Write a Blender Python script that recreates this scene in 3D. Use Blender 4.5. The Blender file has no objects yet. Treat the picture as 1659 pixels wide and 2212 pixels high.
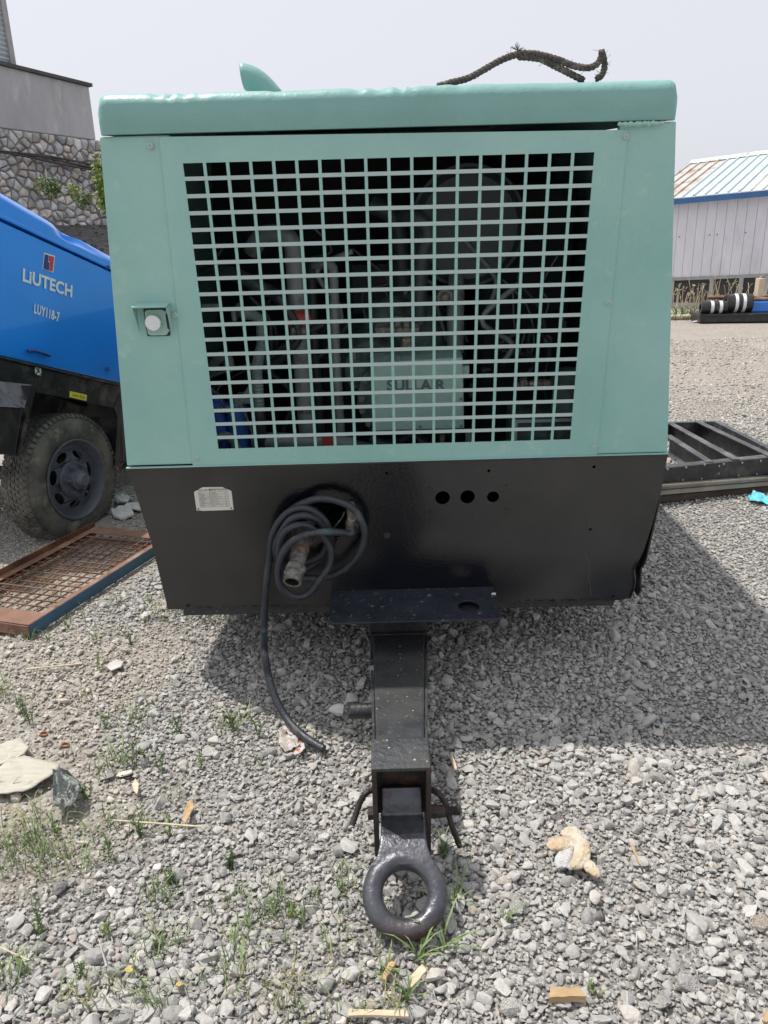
import bpy, math, random
import numpy as np
from mathutils import Vector, Matrix, noise
from mathutils.geometry import tessellate_polygon, convex_hull_2d
import bmesh
sc = bpy.context.scene
C = sc.collection
rad = math.radians
V = Vector
RND = random.Random(7)

# ------------------------------------------------------------------ camera, sky, sun, exposure
FL = 1620.0; CX, CY = 829.5, 1106.0            # survey of the photograph (long side 2212)
CAMP = V((0, 0, 1.7)); PITCH = rad(18.8); ROLL = rad(1.55)
fw = V((0, math.cos(PITCH), -math.sin(PITCH)))
r0 = V((1, 0, 0)); u0 = V((0, math.sin(PITCH), math.cos(PITCH)))
rt = r0*math.cos(ROLL) - u0*math.sin(ROLL); up = r0*math.sin(ROLL) + u0*math.cos(ROLL)
cam = bpy.data.cameras.new('camera'); camo = bpy.data.objects.new('camera', cam); C.objects.link(camo)
m = Matrix.Identity(4)
for i in range(3):
    m[i][0] = rt[i]; m[i][1] = up[i]; m[i][2] = -fw[i]; m[i][3] = CAMP[i]
camo.matrix_world = m
cam.sensor_fit = 'VERTICAL'; cam.sensor_height = 36; cam.lens = 36*FL/2212
cam.clip_start = 0.05; cam.clip_end = 3000
sc.camera = camo

SUN = V((-0.85, 0.40, 2.2)).normalized()
w = bpy.data.worlds.new('World'); sc.world = w; w.use_nodes = True
nt = w.node_tree; nt.nodes.clear()
sky = nt.nodes.new('ShaderNodeTexSky'); sky.sky_type = 'NISHITA'; sky.sun_disc = False
sky.sun_elevation = math.asin(SUN.z); sky.sun_rotation = math.atan2(SUN.x, SUN.y)
sky.air_density = 1.0; sky.dust_density = 6.0; sky.ozone_density = 1.0; sky.altitude = 50
hs = nt.nodes.new('ShaderNodeHueSaturation'); hs.inputs['Saturation'].default_value = 0.35
hz = nt.nodes.new('ShaderNodeMix'); hz.data_type = 'RGBA'; hz.inputs[0].default_value = 0.72
hz.inputs[7].default_value = (7.0, 7.15, 7.75, 1)      # even bright haze over the whole sky
bg = nt.nodes.new('ShaderNodeBackground'); bg.inputs['Strength'].default_value = 0.109
wo = nt.nodes.new('ShaderNodeOutputWorld')
nt.links.new(sky.outputs[0], hs.inputs['Color']); nt.links.new(hs.outputs[0], hz.inputs[6])
nt.links.new(hz.outputs[2], bg.inputs['Color']); nt.links.new(bg.outputs[0], wo.inputs['Surface'])
sl = bpy.data.lights.new('sun', 'SUN'); sl.energy = 3.6; sl.angle = rad(0.9); sl.color = (1.0, 0.955, 0.89)
so = bpy.data.objects.new('sun', sl); C.objects.link(so); so.rotation_euler = SUN.to_track_quat('Z', 'Y').to_euler()
so.location = (-5, 3, 12)
sc.view_settings.view_transform = 'Standard'; sc.view_settings.look = 'None'
sc.view_settings.exposure = 0.28; sc.view_settings.gamma = 1.0; sc.view_settings.use_curve_mapping = False

# ------------------------------------------------------------------ survey helpers
def ray(x, y): return fw + rt*((x-CX)/FL) + up*((CY-y)/FL)
def G(x, y, h=0.0):
    d = ray(x, y); return CAMP + d*((h-CAMP.z)/d.z)
def ONP(x, y, p0, n):
    d = ray(x, y); return CAMP + d*((V(p0)-CAMP).dot(n)/d.dot(n))
TAU = rad(6.1)                                  # the trailer stands nose-down on its drawbar
MO = V((0.056, 2.910, 0))
XL = V((1, 0, 0)); YL = V((0, math.cos(TAU), math.sin(TAU))); ZL = V((0, -math.sin(TAU), math.cos(TAU)))
def LOC(p): d = V(p)-MO; return V((d.dot(XL), d.dot(YL), d.dot(ZL)))
def M(x, y, yy=0.0): return LOC(ONP(x, y, MO+YL*yy, YL))
def MZ(x, y, zz): return LOC(ONP(x, y, MO+ZL*zz, ZL))

# ------------------------------------------------------------------ materials
MATS = {}
def nd(nt, t, **k):
    n = nt.nodes.new(t)
    for a, b in k.items():
        if a.startswith('i_'): n.inputs[a[2:].replace('_', ' ')].default_value = b
        else: setattr(n, a, b)
    return n
def c4(c): return (c[0], c[1], c[2], 1)
def mat(name, col, rough=.5, metal=0., var=.12, vscale=6., bump=0., bscale=40., spots=(), rvar=.0, spec=.5,
        coords='Object', inst=0., alpha=1., trans=0., stretch=None, big=None, detail=4., coat=0., halos=()):
    """col: base colour; var: multiplicative noise; spots: (colour, scale, threshold, softness, roughness or None)"""
    if name in MATS: return MATS[name]
    m = bpy.data.materials.new(name); m.use_nodes = True; nt = m.node_tree; nt.nodes.clear(); L = nt.links.new
    out = nd(nt, 'ShaderNodeOutputMaterial'); b = nd(nt, 'ShaderNodeBsdfPrincipled'); L(b.outputs[0], out.inputs[0])
    b.inputs['Metallic'].default_value = metal
    b.inputs['Specular IOR Level'].default_value = spec
    b.inputs['Alpha'].default_value = alpha; b.inputs['Transmission Weight'].default_value = trans
    tc = nd(nt, 'ShaderNodeTexCoord'); co = tc.outputs[coords]
    if stretch:
        mp = nd(nt, 'ShaderNodeMapping'); mp.inputs['Scale'].default_value = stretch; L(co, mp.inputs[0]); co = mp.outputs[0]
    n1 = nd(nt, 'ShaderNodeTexNoise'); n1.inputs['Scale'].default_value = vscale; n1.inputs['Detail'].default_value = detail
    n1.inputs['Roughness'].default_value = .6
    L(co, n1.inputs['Vector'])
    mr = nd(nt, 'ShaderNodeMapRange'); mr.inputs[1].default_value = .3; mr.inputs[2].default_value = .7
    mr.inputs[3].default_value = 1-var; mr.inputs[4].default_value = 1+var; L(n1.outputs[0], mr.inputs[0])
    mul = nd(nt, 'ShaderNodeVectorMath', operation='SCALE'); mul.inputs[0].default_value = col[:3]; L(mr.outputs[0], mul.inputs['Scale'])
    colout = mul.outputs[0]
    if inst:
        oi = nd(nt, 'ShaderNodeObjectInfo'); mr2 = nd(nt, 'ShaderNodeMapRange')
        mr2.inputs[3].default_value = 1-inst; mr2.inputs[4].default_value = 1+inst; L(oi.outputs['Random'], mr2.inputs[0])
        mu = nd(nt, 'ShaderNodeVectorMath', operation='SCALE'); L(colout, mu.inputs[0]); L(mr2.outputs[0], mu.inputs['Scale']); colout = mu.outputs[0]
    rv = nd(nt, 'ShaderNodeMapRange'); rv.inputs[1].default_value = .3; rv.inputs[2].default_value = .7
    rv.inputs[3].default_value = max(0, rough-rvar); rv.inputs[4].default_value = min(1, rough+rvar); L(n1.outputs[0], rv.inputs[0])
    ro = rv.outputs[0]
    for k, s in enumerate(spots):
        cc, scl, th, soft, rr = s
        ns = nd(nt, 'ShaderNodeTexNoise'); ns.inputs['Scale'].default_value = scl; ns.inputs['Detail'].default_value = 6; ns.inputs['Roughness'].default_value = .65
        off = nd(nt, 'ShaderNodeVectorMath', operation='ADD'); off.inputs[1].default_value = (3.7*k+1.3, 7.1*k, 2.9*k); L(co, off.inputs[0]); L(off.outputs[0], ns.inputs['Vector'])
        mk = nd(nt, 'ShaderNodeMapRange'); mk.inputs[1].default_value = th-soft; mk.inputs[2].default_value = th+soft; L(ns.outputs[0], mk.inputs[0])
        mx = nd(nt, 'ShaderNodeMix', data_type='RGBA'); L(mk.outputs[0], mx.inputs[0]); L(colout, mx.inputs[6]); mx.inputs[7].default_value = c4(cc); colout = mx.outputs[2]
        if rr is not None:
            mm = nd(nt, 'ShaderNodeMix', data_type='FLOAT'); L(mk.outputs[0], mm.inputs[0]); L(ro, mm.inputs[2]); mm.inputs[3].default_value = rr; ro = mm.outputs[0]
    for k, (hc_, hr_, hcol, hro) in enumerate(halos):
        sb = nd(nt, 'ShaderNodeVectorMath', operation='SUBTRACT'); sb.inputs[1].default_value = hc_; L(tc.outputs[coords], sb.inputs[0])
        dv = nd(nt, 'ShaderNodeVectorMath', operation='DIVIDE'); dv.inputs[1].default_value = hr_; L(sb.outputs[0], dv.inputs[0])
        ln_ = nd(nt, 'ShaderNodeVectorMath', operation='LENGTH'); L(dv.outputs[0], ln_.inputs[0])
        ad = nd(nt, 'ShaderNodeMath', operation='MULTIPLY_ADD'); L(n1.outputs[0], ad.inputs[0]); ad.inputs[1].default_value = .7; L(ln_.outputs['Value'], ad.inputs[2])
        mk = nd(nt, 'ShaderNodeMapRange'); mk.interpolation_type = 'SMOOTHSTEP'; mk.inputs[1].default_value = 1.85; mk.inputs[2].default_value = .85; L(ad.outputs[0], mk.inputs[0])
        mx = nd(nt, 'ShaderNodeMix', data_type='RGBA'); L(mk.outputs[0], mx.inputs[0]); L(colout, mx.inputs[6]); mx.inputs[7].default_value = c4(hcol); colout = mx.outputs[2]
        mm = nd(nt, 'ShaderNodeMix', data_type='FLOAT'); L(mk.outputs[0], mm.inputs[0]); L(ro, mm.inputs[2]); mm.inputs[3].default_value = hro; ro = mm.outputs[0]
    b.inputs['Coat Weight'].default_value = coat; b.inputs['Coat Roughness'].default_value = .08
    if bump:
        bn = nd(nt, 'ShaderNodeTexNoise'); bn.inputs['Scale'].default_value = bscale; bn.inputs['Detail'].default_value = 5; L(co, bn.inputs['Vector'])
        bp = nd(nt, 'ShaderNodeBump'); bp.inputs['Strength'].default_value = min(1, bump); bp.inputs['Distance'].default_value = .01*max(1, bump)
        L(bn.outputs[0], bp.inputs['Height']); L(bp.outputs[0], b.inputs['Normal'])
        if big:
            b2 = nd(nt, 'ShaderNodeTexNoise'); b2.inputs['Scale'].default_value = big[1]; b2.inputs['Detail'].default_value = 1.5; L(co, b2.inputs['Vector'])
            bp2 = nd(nt, 'ShaderNodeBump'); bp2.inputs['Strength'].default_value = 1; bp2.inputs['Distance'].default_value = big[0]
            L(b2.outputs[0], bp2.inputs['Height']); L(bp2.outputs[0], bp.inputs['Normal'])
    L(colout, b.inputs['Base Color']); L(ro, b.inputs['Roughness'])
    MATS[name] = m; return m

GREEN = (.25, .472, .43)
m_green = mat('green_paint', GREEN, .42, var=.05, vscale=2.5, bump=.12, bscale=120, rvar=.06, big=(.012, 2.2),
              spots=[((.34, .55, .50), 1.3, .55, .16, .5), ((.36, .54, .49), 14, .66, .06, .55), ((.20, .36, .33), 45, .735, .02, .6)])
m_greenbar = mat('green_bar_paint', (.40, .51, .485), .5, var=.05, vscale=3, bump=.1, bscale=90)
m_hood = mat('green_hood_paint', (.20, .385, .355), .42, var=.07, vscale=3, bump=.2, bscale=55, rvar=.06, big=(.004, 7),
             spots=[((.13, .26, .23), 25, .73, .03, .6), ((.42, .55, .50), 45, .76, .02, .5)])
m_black = mat('black_paint', (.028, .027, .026), .42, var=.25, vscale=3, bump=.15, bscale=60, rvar=.12, big=(.02, 2.5),
              spots=[((.055, .05, .045), 3.2, .53, .10, .55), ((.012, .013, .017), 2.4, .60, .04, .18), ((.12, .11, .10), 60, .78, .02, .7)])
m_skirt = mat('black_skirt_paint', (.027, .027, .0265), .46, var=.14, vscale=2.2, bump=.12, bscale=80, rvar=.04, big=(.02, 1.6), detail=1.5,
              spots=[((.045, .044, .042), 1.7, .52, .14, .55), ((.10, .10, .095), 75, .80, .02, .7)],
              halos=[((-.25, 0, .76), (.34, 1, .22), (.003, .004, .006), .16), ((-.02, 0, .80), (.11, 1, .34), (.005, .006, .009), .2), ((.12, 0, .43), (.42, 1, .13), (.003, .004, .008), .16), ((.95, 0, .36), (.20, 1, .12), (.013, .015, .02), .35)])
m_blackd = mat('black_chassis_paint', (.022, .024, .028), .45, var=.3, vscale=9, bump=.3, bscale=80, rvar=.12,
               spots=[((.20, .20, .20), 75, .72, .02, .8), ((.05, .045, .04), 6, .58, .08, .7)])
m_beam = mat('dusty_black_paint', (.034, .037, .042), .5, var=.3, vscale=11, bump=.4, bscale=60, rvar=.12,
             spots=[((.045, .045, .042), 5, .54, .12, .65), ((.40, .39, .37), 70, .665, .012, .8), ((.09, .045, .03), 14, .71, .03, .8)])
m_ring = mat('worn_black_iron', (.095, .097, .11), .36, metal=.55, var=.3, vscale=14, bump=.25, bscale=70, rvar=.1,
             spots=[((.06, .061, .068), 5, .62, .08, .4), ((.085, .042, .028), 7, .62, .06, .6)],
             halos=[((-.028, -1.47, .14), (.22, .085, .085), (.085, .043, .030), .6)])
m_rust = mat('rust', (.15, .06, .032), .8, var=.35, vscale=12, bump=.5, bscale=90, spots=[((.26, .11, .05), 7, .55, .08, .85), ((.04, .03, .03), 18, .63, .04, .7)])
m_rustd = mat('dark_rust', (.028, .022, .02), .6, var=.3, vscale=14, bump=.4, bscale=90, spots=[((.08, .038, .025), 11, .57, .07, .75)])
m_rustl = mat('light_rust', (.20, .105, .068), .75, var=.25, vscale=10, bump=.4, bscale=90, spots=[((.31, .20, .14), 5, .58, .08, .8), ((.12, .06, .04), 15, .62, .05, .8)])
m_steel = mat('dirty_steel', (.17, .165, .15), .5, metal=.45, var=.35, vscale=30, bump=.6, bscale=120, rvar=.15,
              spots=[((.13, .08, .05), 18, .60, .05, .8), ((.34, .32, .28), 30, .60, .06, .8)])
m_hose = mat('hose_rubber', (.026, .030, .040), .4, var=.25, vscale=25, bump=.3, bscale=140, rvar=.1,
             spots=[((.05, .10, .10), 3, .62, .05, .5), ((.11, .105, .10), 12, .66, .06, .8)])
m_white = mat('white_plastic', (.72, .74, .74), .35, var=.03, bump=.05)
m_plate = mat('nameplate_metal', (.62, .62, .56), .45, var=.06, vscale=20, bump=.05, spots=[((.35, .34, .3), 30, .68, .05, .6)])
m_print = mat('black_print', (.03, .03, .03), .6, var=0)
m_holed = mat('bore_shade_black', (.006, .007, .009), .8, var=.2)  # shade inside the coupling bore, put into the colour
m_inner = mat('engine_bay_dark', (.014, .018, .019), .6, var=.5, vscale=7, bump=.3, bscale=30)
m_pipe = mat('grey_pipe_paint', (.17, .20, .20), .45, var=.2, vscale=8, bump=.2, bscale=70, spots=[((.1, .1, .09), 9, .6, .06, .7)])
m_gboxd = mat('dark_blotchy_green', (.075, .125, .115), .6, var=.4, vscale=12, bump=.3, bscale=60, spots=[((.03, .035, .03), 8, .56, .08, .8)])  # darker, blotchy version of the gearbox green
m_gbox = mat('gearbox_green', (.33, .52, .46), .5, var=.1, vscale=5, bump=.2, bscale=70)
m_gdark = mat('embossed_letter', (.09, .16, .15), .6, var=.1)
m_cani = mat('canister_grey', (.05, .065, .07), .45, var=.15, vscale=5, bump=.2)
m_corr = mat('corrugated_conduit', (.17, .22, .22), .4, var=.15, vscale=8)
m_bfil = mat('blue_filter', (.035, .12, .42), .35, var=.1)
m_red = mat('red_paint', (.32, .05, .04), .5, var=.2, bump=.1)
m_brass = mat('brass_fitting', (.30, .27, .2), .35, metal=.7, var=.2, bump=.1)
m_blue = mat('blue_paint', (.006, .225, .82), .3, coat=.8, var=.06, vscale=2, bump=.04, bscale=60, big=(.012, 2.2), spots=[((.02, .17, .52), 30, .74, .03, .4)])
m_bdark = mat('blue_trim_seal', (.006, .06, .26), .4, var=.1)
m_tblack = mat('satin_black_steel', (.02, .02, .022), .35, var=.25, vscale=8, bump=.25, bscale=50, big=(.03, 5), spots=[((.09, .08, .07), 8, .62, .07, .7)])
m_tyre = mat('dusty_tyre_rubber', (.06, .058, .055), .85, var=.3, vscale=12, bump=.6, bscale=70,
             spots=[((.15, .14, .12), 3.5, .50, .10, .95), ((.22, .20, .16), 8, .60, .06, .95)])
m_rim = mat('rim_dark_blue_grey', (.10, .108, .14), .45, var=.2, vscale=9, bump=.2, bscale=80, spots=[((.13, .10, .08), 14, .66, .04, .8)])
m_decal = mat('white_decal', (.72, .73, .74), .4, var=.02)
m_dred = mat('red_decal', (.55, .03, .05), .4, var=.02)
m_dblue = mat('navy_decal', (.02, .03, .16), .4, var=.02)
m_dyel = mat('yellow_decal', (.62, .55, .06), .45, var=.05)
m_sblue = mat('faded_blue_side', (.035, .11, .19), .5, var=.2, vscale=9, bump=.2, spots=[((.2, .09, .05), 9, .66, .04, .8)])
m_conc = mat('plastered_concrete', (.42, .415, .425), .9, var=.14, vscale=.9, bump=.5, bscale=12, stretch=(1, 1, .35),
             spots=[((.33, .325, .33), 1.1, .56, .12, .9), ((.50, .50, .51), 3.2, .62, .06, .9)])
m_mortar = mat('mortar', (.27, .265, .26), .95, var=.25, vscale=5, bump=1, bscale=14)
m_wst = [mat('wall_stone_%s' % n, c, .9, var=.28, vscale=5, bump=1.2, bscale=9, inst=.32, spots=[((.40, .36, .32), 2.5, .64, .08, .95), ((.20, .195, .20), 4, .64, .08, .95)])
         for n, c in (('grey', (.50, .49, .48)), ('warm', (.50, .46, .42)), ('cool', (.43, .43, .445)))]
m_cap = mat('dark_coping', (.085, .082, .08), .9, var=.25, vscale=3, bump=.5)
m_shed = mat('pale_corrugated', (.52, .56, .60), .5, var=.05)
m_wpan = mat('lilac_white_panel', (.74, .74, .785), .5, var=.06, vscale=.8, stretch=(1, 1, .3), spots=[((.56, .55, .58), 1.0, .64, .08, .6)])
m_fasc = mat('blue_fascia', (.035, .13, .30), .5, var=.15, vscale=2, spots=[((.10, .08, .08), 8, .68, .05, .8)])
m_roofs = [mat('roof_cyan', (.46, .57, .59), .5, var=.08, vscale=2, spots=[((.5, .5, .48), 1.5, .6, .06, .7)]),
           mat('roof_faded', (.58, .62, .60), .55, var=.08, vscale=2, spots=[((.42, .33, .28), 1.9, .63, .05, .8)]),
           mat('roof_rusty', (.46, .45, .42), .6, var=.15, vscale=2, spots=[((.36, .22, .17), 1.2, .56, .06, .8)])]
m_frame = mat('grey_window_frame', (.33, .33, .32), .6, var=.15, vscale=4)
m_glass = mat('dusty_dark_glass', (.035, .038, .036), .22, var=.3, vscale=1.5)
m_wood = mat('fresh_wood', (.42, .29, .15), .7, var=.2, vscale=12, bump=.3, bscale=60, stretch=(1, 6, 6))
m_woodp = mat('pale_wood', (.55, .46, .33), .8, var=.2, vscale=14, bump=.4, bscale=60, stretch=(1, 6, 6))
m_board = mat('peeling_board', (.44, .42, .355), .85, var=.12, vscale=12, bump=.6, bscale=30, stretch=(1, 5, 1), spots=[((.30, .27, .22), 22, .65, .03, .9)])
m_straw = mat('dry_straw', (.46, .40, .27), .8, var=.2, vscale=30)
m_glove = mat('cream_leather', (.46, .37, .255), .85, var=.12, vscale=25, bump=.5, bscale=90, spots=[((.52, .47, .39), 14, .55, .05, .9), ((.42, .25, .14), 20, .64, .05, .9)])
m_fluff = mat('white_lining', (.55, .545, .53), .95, var=.1, vscale=60, bump=1, bscale=200)
m_orange = mat('orange_wrapper', (.55, .15, .05), .35, var=.25, vscale=20, bump=.3, spots=[((.5, .45, .42), 14, .5, .04, .3)])
m_clear = mat('clear_wrapper', (.45, .41, .38), .3, var=.3, vscale=30, bump=.6, bscale=70, alpha=.85)
m_bag = mat('dark_printed_bag', (.05, .06, .055), .35, var=.4, vscale=20, bump=.8, bscale=40, spots=[((.20, .21, .19), 16, .56, .03, .5)])
m_cyan = mat('cyan_wrapper', (.10, .50, .60), .35, var=.2, vscale=20, bump=.5, spots=[((.65, .7, .7), 20, .58, .03, .4)])
m_yel = mat('yellow_flake', (.46, .36, .12), .6, var=.2, vscale=30)
m_plas = mat('broken_plaster', (.58, .58, .57), .9, var=.12, vscale=15, bump=.6, bscale=40)
m_rope = mat('weathered_rope', (.115, .095, .085), .95, var=.35, vscale=50, bump=1, bscale=220, spots=[((.27, .23, .19), 30, .6, .05, .95)])
m_leaf = mat('leaf_green', (.085, .15, .035), .6, var=.3, vscale=18, inst=.2)
m_leafl = mat('leaf_light', (.20, .27, .06), .6, var=.3, vscale=18)
m_grass = mat('grass_blades', (.16, .225, .085), .6, var=.35, vscale=9, spots=[((.34, .31, .16), 4, .58, .06, .8)])
m_dry = mat('dry_weeds', (.47, .40, .28), .8, var=.3, vscale=6)
m_flat = mat('grey_metal_rail', (.27, .25, .21), .5, var=.25, vscale=5, bump=.2, metal=.3)
m_galv = mat('scuffed_black_steel', (.045, .046, .05), .4, var=.3, vscale=6, bump=.3, bscale=60, spots=[((.16, .16, .165), 4, .55, .08, .5), ((.07, .045, .03), 7, .66, .04, .8)])

def stone_mat(name, stops, pits=1.0):
    m = bpy.data.materials.new(name); m.use_nodes = True; nt = m.node_tree; nt.nodes.clear(); L = nt.links.new
    out = nd(nt, 'ShaderNodeOutputMaterial'); b = nd(nt, 'ShaderNodeBsdfPrincipled'); L(b.outputs[0], out.inputs[0])
    b.inputs['Roughness'].default_value = .95; b.inputs['Specular IOR Level'].default_value = .25
    oi = nd(nt, 'ShaderNodeObjectInfo'); cr = nd(nt, 'ShaderNodeValToRGB'); L(oi.outputs['Random'], cr.inputs[0])
    e = cr.color_ramp.elements
    e[0].position = 0; e[0].color = c4(stops[0][1]); e[1].position = 1; e[1].color = c4(stops[-1][1])
    for p, c in stops[1:-1]: x = e.new(p); x.color = c4(c)
    tc = nd(nt, 'ShaderNodeTexCoord')
    n = nd(nt, 'ShaderNodeTexNoise'); n.inputs['Scale'].default_value = 2.6; n.inputs['Detail'].default_value = 8; n.inputs['Roughness'].default_value = .72; L(tc.outputs['Object'], n.inputs['Vector'])
    mr = nd(nt, 'ShaderNodeMapRange'); mr.inputs[1].default_value = .3; mr.inputs[2].default_value = .7; mr.inputs[3].default_value = .82; mr.inputs[4].default_value = 1.18; L(n.outputs[0], mr.inputs[0])
    mu = nd(nt, 'ShaderNodeVectorMath', operation='SCALE'); L(cr.outputs[0], mu.inputs[0]); L(mr.outputs[0], mu.inputs['Scale'])
    v = nd(nt, 'ShaderNodeTexVoronoi'); v.inputs['Scale'].default_value = 7; L(tc.outputs['Object'], v.inputs['Vector'])
    vr = nd(nt, 'ShaderNodeMapRange'); vr.inputs[1].default_value = .12; vr.inputs[2].default_value = .3; vr.inputs[3].default_value = .80; L(v.outputs['Distance'], vr.inputs[0])
    mu2 = nd(nt, 'ShaderNodeVectorMath', operation='SCALE'); L(mu.outputs[0], mu2.inputs[0]); L(vr.outputs[0], mu2.inputs['Scale'])
    L(mu2.outputs[0], b.inputs['Base Color'])
    bp = nd(nt, 'ShaderNodeBump'); bp.inputs['Strength'].default_value = 1; bp.inputs['Distance'].default_value = .0035*pits; L(n.outputs[0], bp.inputs['Height'])
    L(bp.outputs[0], b.inputs['Normal']); return m
m_grav = stone_mat('gravel_stone', [(0, (.30, .293, .28)), (.2, (.38, .372, .355)), (.6, (.445, .436, .415)), (.86, (.495, .483, .455)), (.93, (.46, .42, .37)), (.97, (.38, .335, .295)), (1, (.60, .58, .54))])
m_gravb = stone_mat('brownish_gravel_stone', [(0, (.34, .31, .27)), (.3, (.42, .385, .34)), (.6, (.48, .44, .39)), (.85, (.51, .465, .40)), (1, (.60, .55, .48))])
m_dark = stone_mat('dark_rubble_stone', [(0, (.05, .05, .053)), (.5, (.085, .083, .085)), (1, (.15, .145, .14))])

# ground material: grey crushed stone near, tan trodden dirt further back
mg = bpy.data.materials.new('yard_ground'); mg.use_nodes = True; nt = mg.node_tree; nt.nodes.clear(); L = nt.links.new
out = nd(nt, 'ShaderNodeOutputMaterial'); b = nd(nt, 'ShaderNodeBsdfPrincipled'); L(b.outputs[0], out.inputs[0]); b.inputs['Roughness'].default_value = .95; b.inputs['Specular IOR Level'].default_value = .2
tc = nd(nt, 'ShaderNodeTexCoord'); P = tc.outputs['Object']
def tn(s, d=5, r=.6):
    n = nd(nt, 'ShaderNodeTexNoise'); n.inputs['Scale'].default_value = s; n.inputs['Detail'].default_value = d; n.inputs['Roughness'].default_value = r; L(P, n.inputs['Vector']); return n.outputs[0]
def rng(s, a, b_, c=0, d=1):
    r = nd(nt, 'ShaderNodeMapRange'); L(s, r.inputs[0]); r.inputs[1].default_value = a; r.inputs[2].default_value = b_; r.inputs[3].default_value = c; r.inputs[4].default_value = d; return r.outputs[0]
def mixc(f, a, b_):
    x = nd(nt, 'ShaderNodeMix', data_type='RGBA'); L(f, x.inputs[0])
    for i, s in ((6, a), (7, b_)):
        if isinstance(s, tuple): x.inputs[i].default_value = c4(s)
        else: L(s, x.inputs[i])
    return x.outputs[2]
dirt = mixc(rng(tn(.9), .35, .65), (.235, .195, .16), (.325, .28, .24))
dirt = mixc(rng(tn(14, 6, .7), .45, .7), dirt, (.37, .335, .295))
grit = mixc(rng(tn(30, 6, .7), .35, .65), (.15, .145, .137), (.28, .27, .255))
ea = nd(nt, 'ShaderNodeAttribute'); ea.attribute_name = 'earth'
grit = mixc(ea.outputs['Fac'], grit, mixc(rng(tn(26, 6, .7), .4, .65), (.26, .225, .18), (.40, .365, .315)))
sep = nd(nt, 'ShaderNodeSeparateXYZ'); L(P, sep.inputs[0])
wob = nd(nt, 'ShaderNodeMath', operation='MULTIPLY_ADD'); L(tn(.5), wob.inputs[0]); wob.inputs[1].default_value = 5; L(sep.outputs[1], wob.inputs[2])
basec = mixc(rng(wob.outputs[0], 8.5, 13), grit, dirt)
vo = nd(nt, 'ShaderNodeTexVoronoi'); vo.inputs['Scale'].default_value = 55; L(P, vo.inputs['Vector'])
vs = nd(nt, 'ShaderNodeSeparateColor'); L(vo.outputs['Color'], vs.inputs[0])
peb = mixc(vs.outputs[1], (.26, .245, .225), (.44, .415, .385))
basec = mixc(rng(vs.outputs[0], .45, .5), basec, peb)
L(basec, b.inputs['Base Color'])
bp = nd(nt, 'ShaderNodeBump'); bp.inputs['Strength'].default_value = 1; bp.inputs['Distance'].default_value = .012; L(vo.outputs['Distance'], bp.inputs['Height']); bp.invert = True
bp2 = nd(nt, 'ShaderNodeBump'); bp2.inputs['Strength'].default_value = .7; bp2.inputs['Distance'].default_value = .03; L(tn(9, 7, .7), bp2.inputs['Height']); L(bp.outputs[0], bp2.inputs['Normal']); L(bp2.outputs[0], b.inputs['Normal'])

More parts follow.
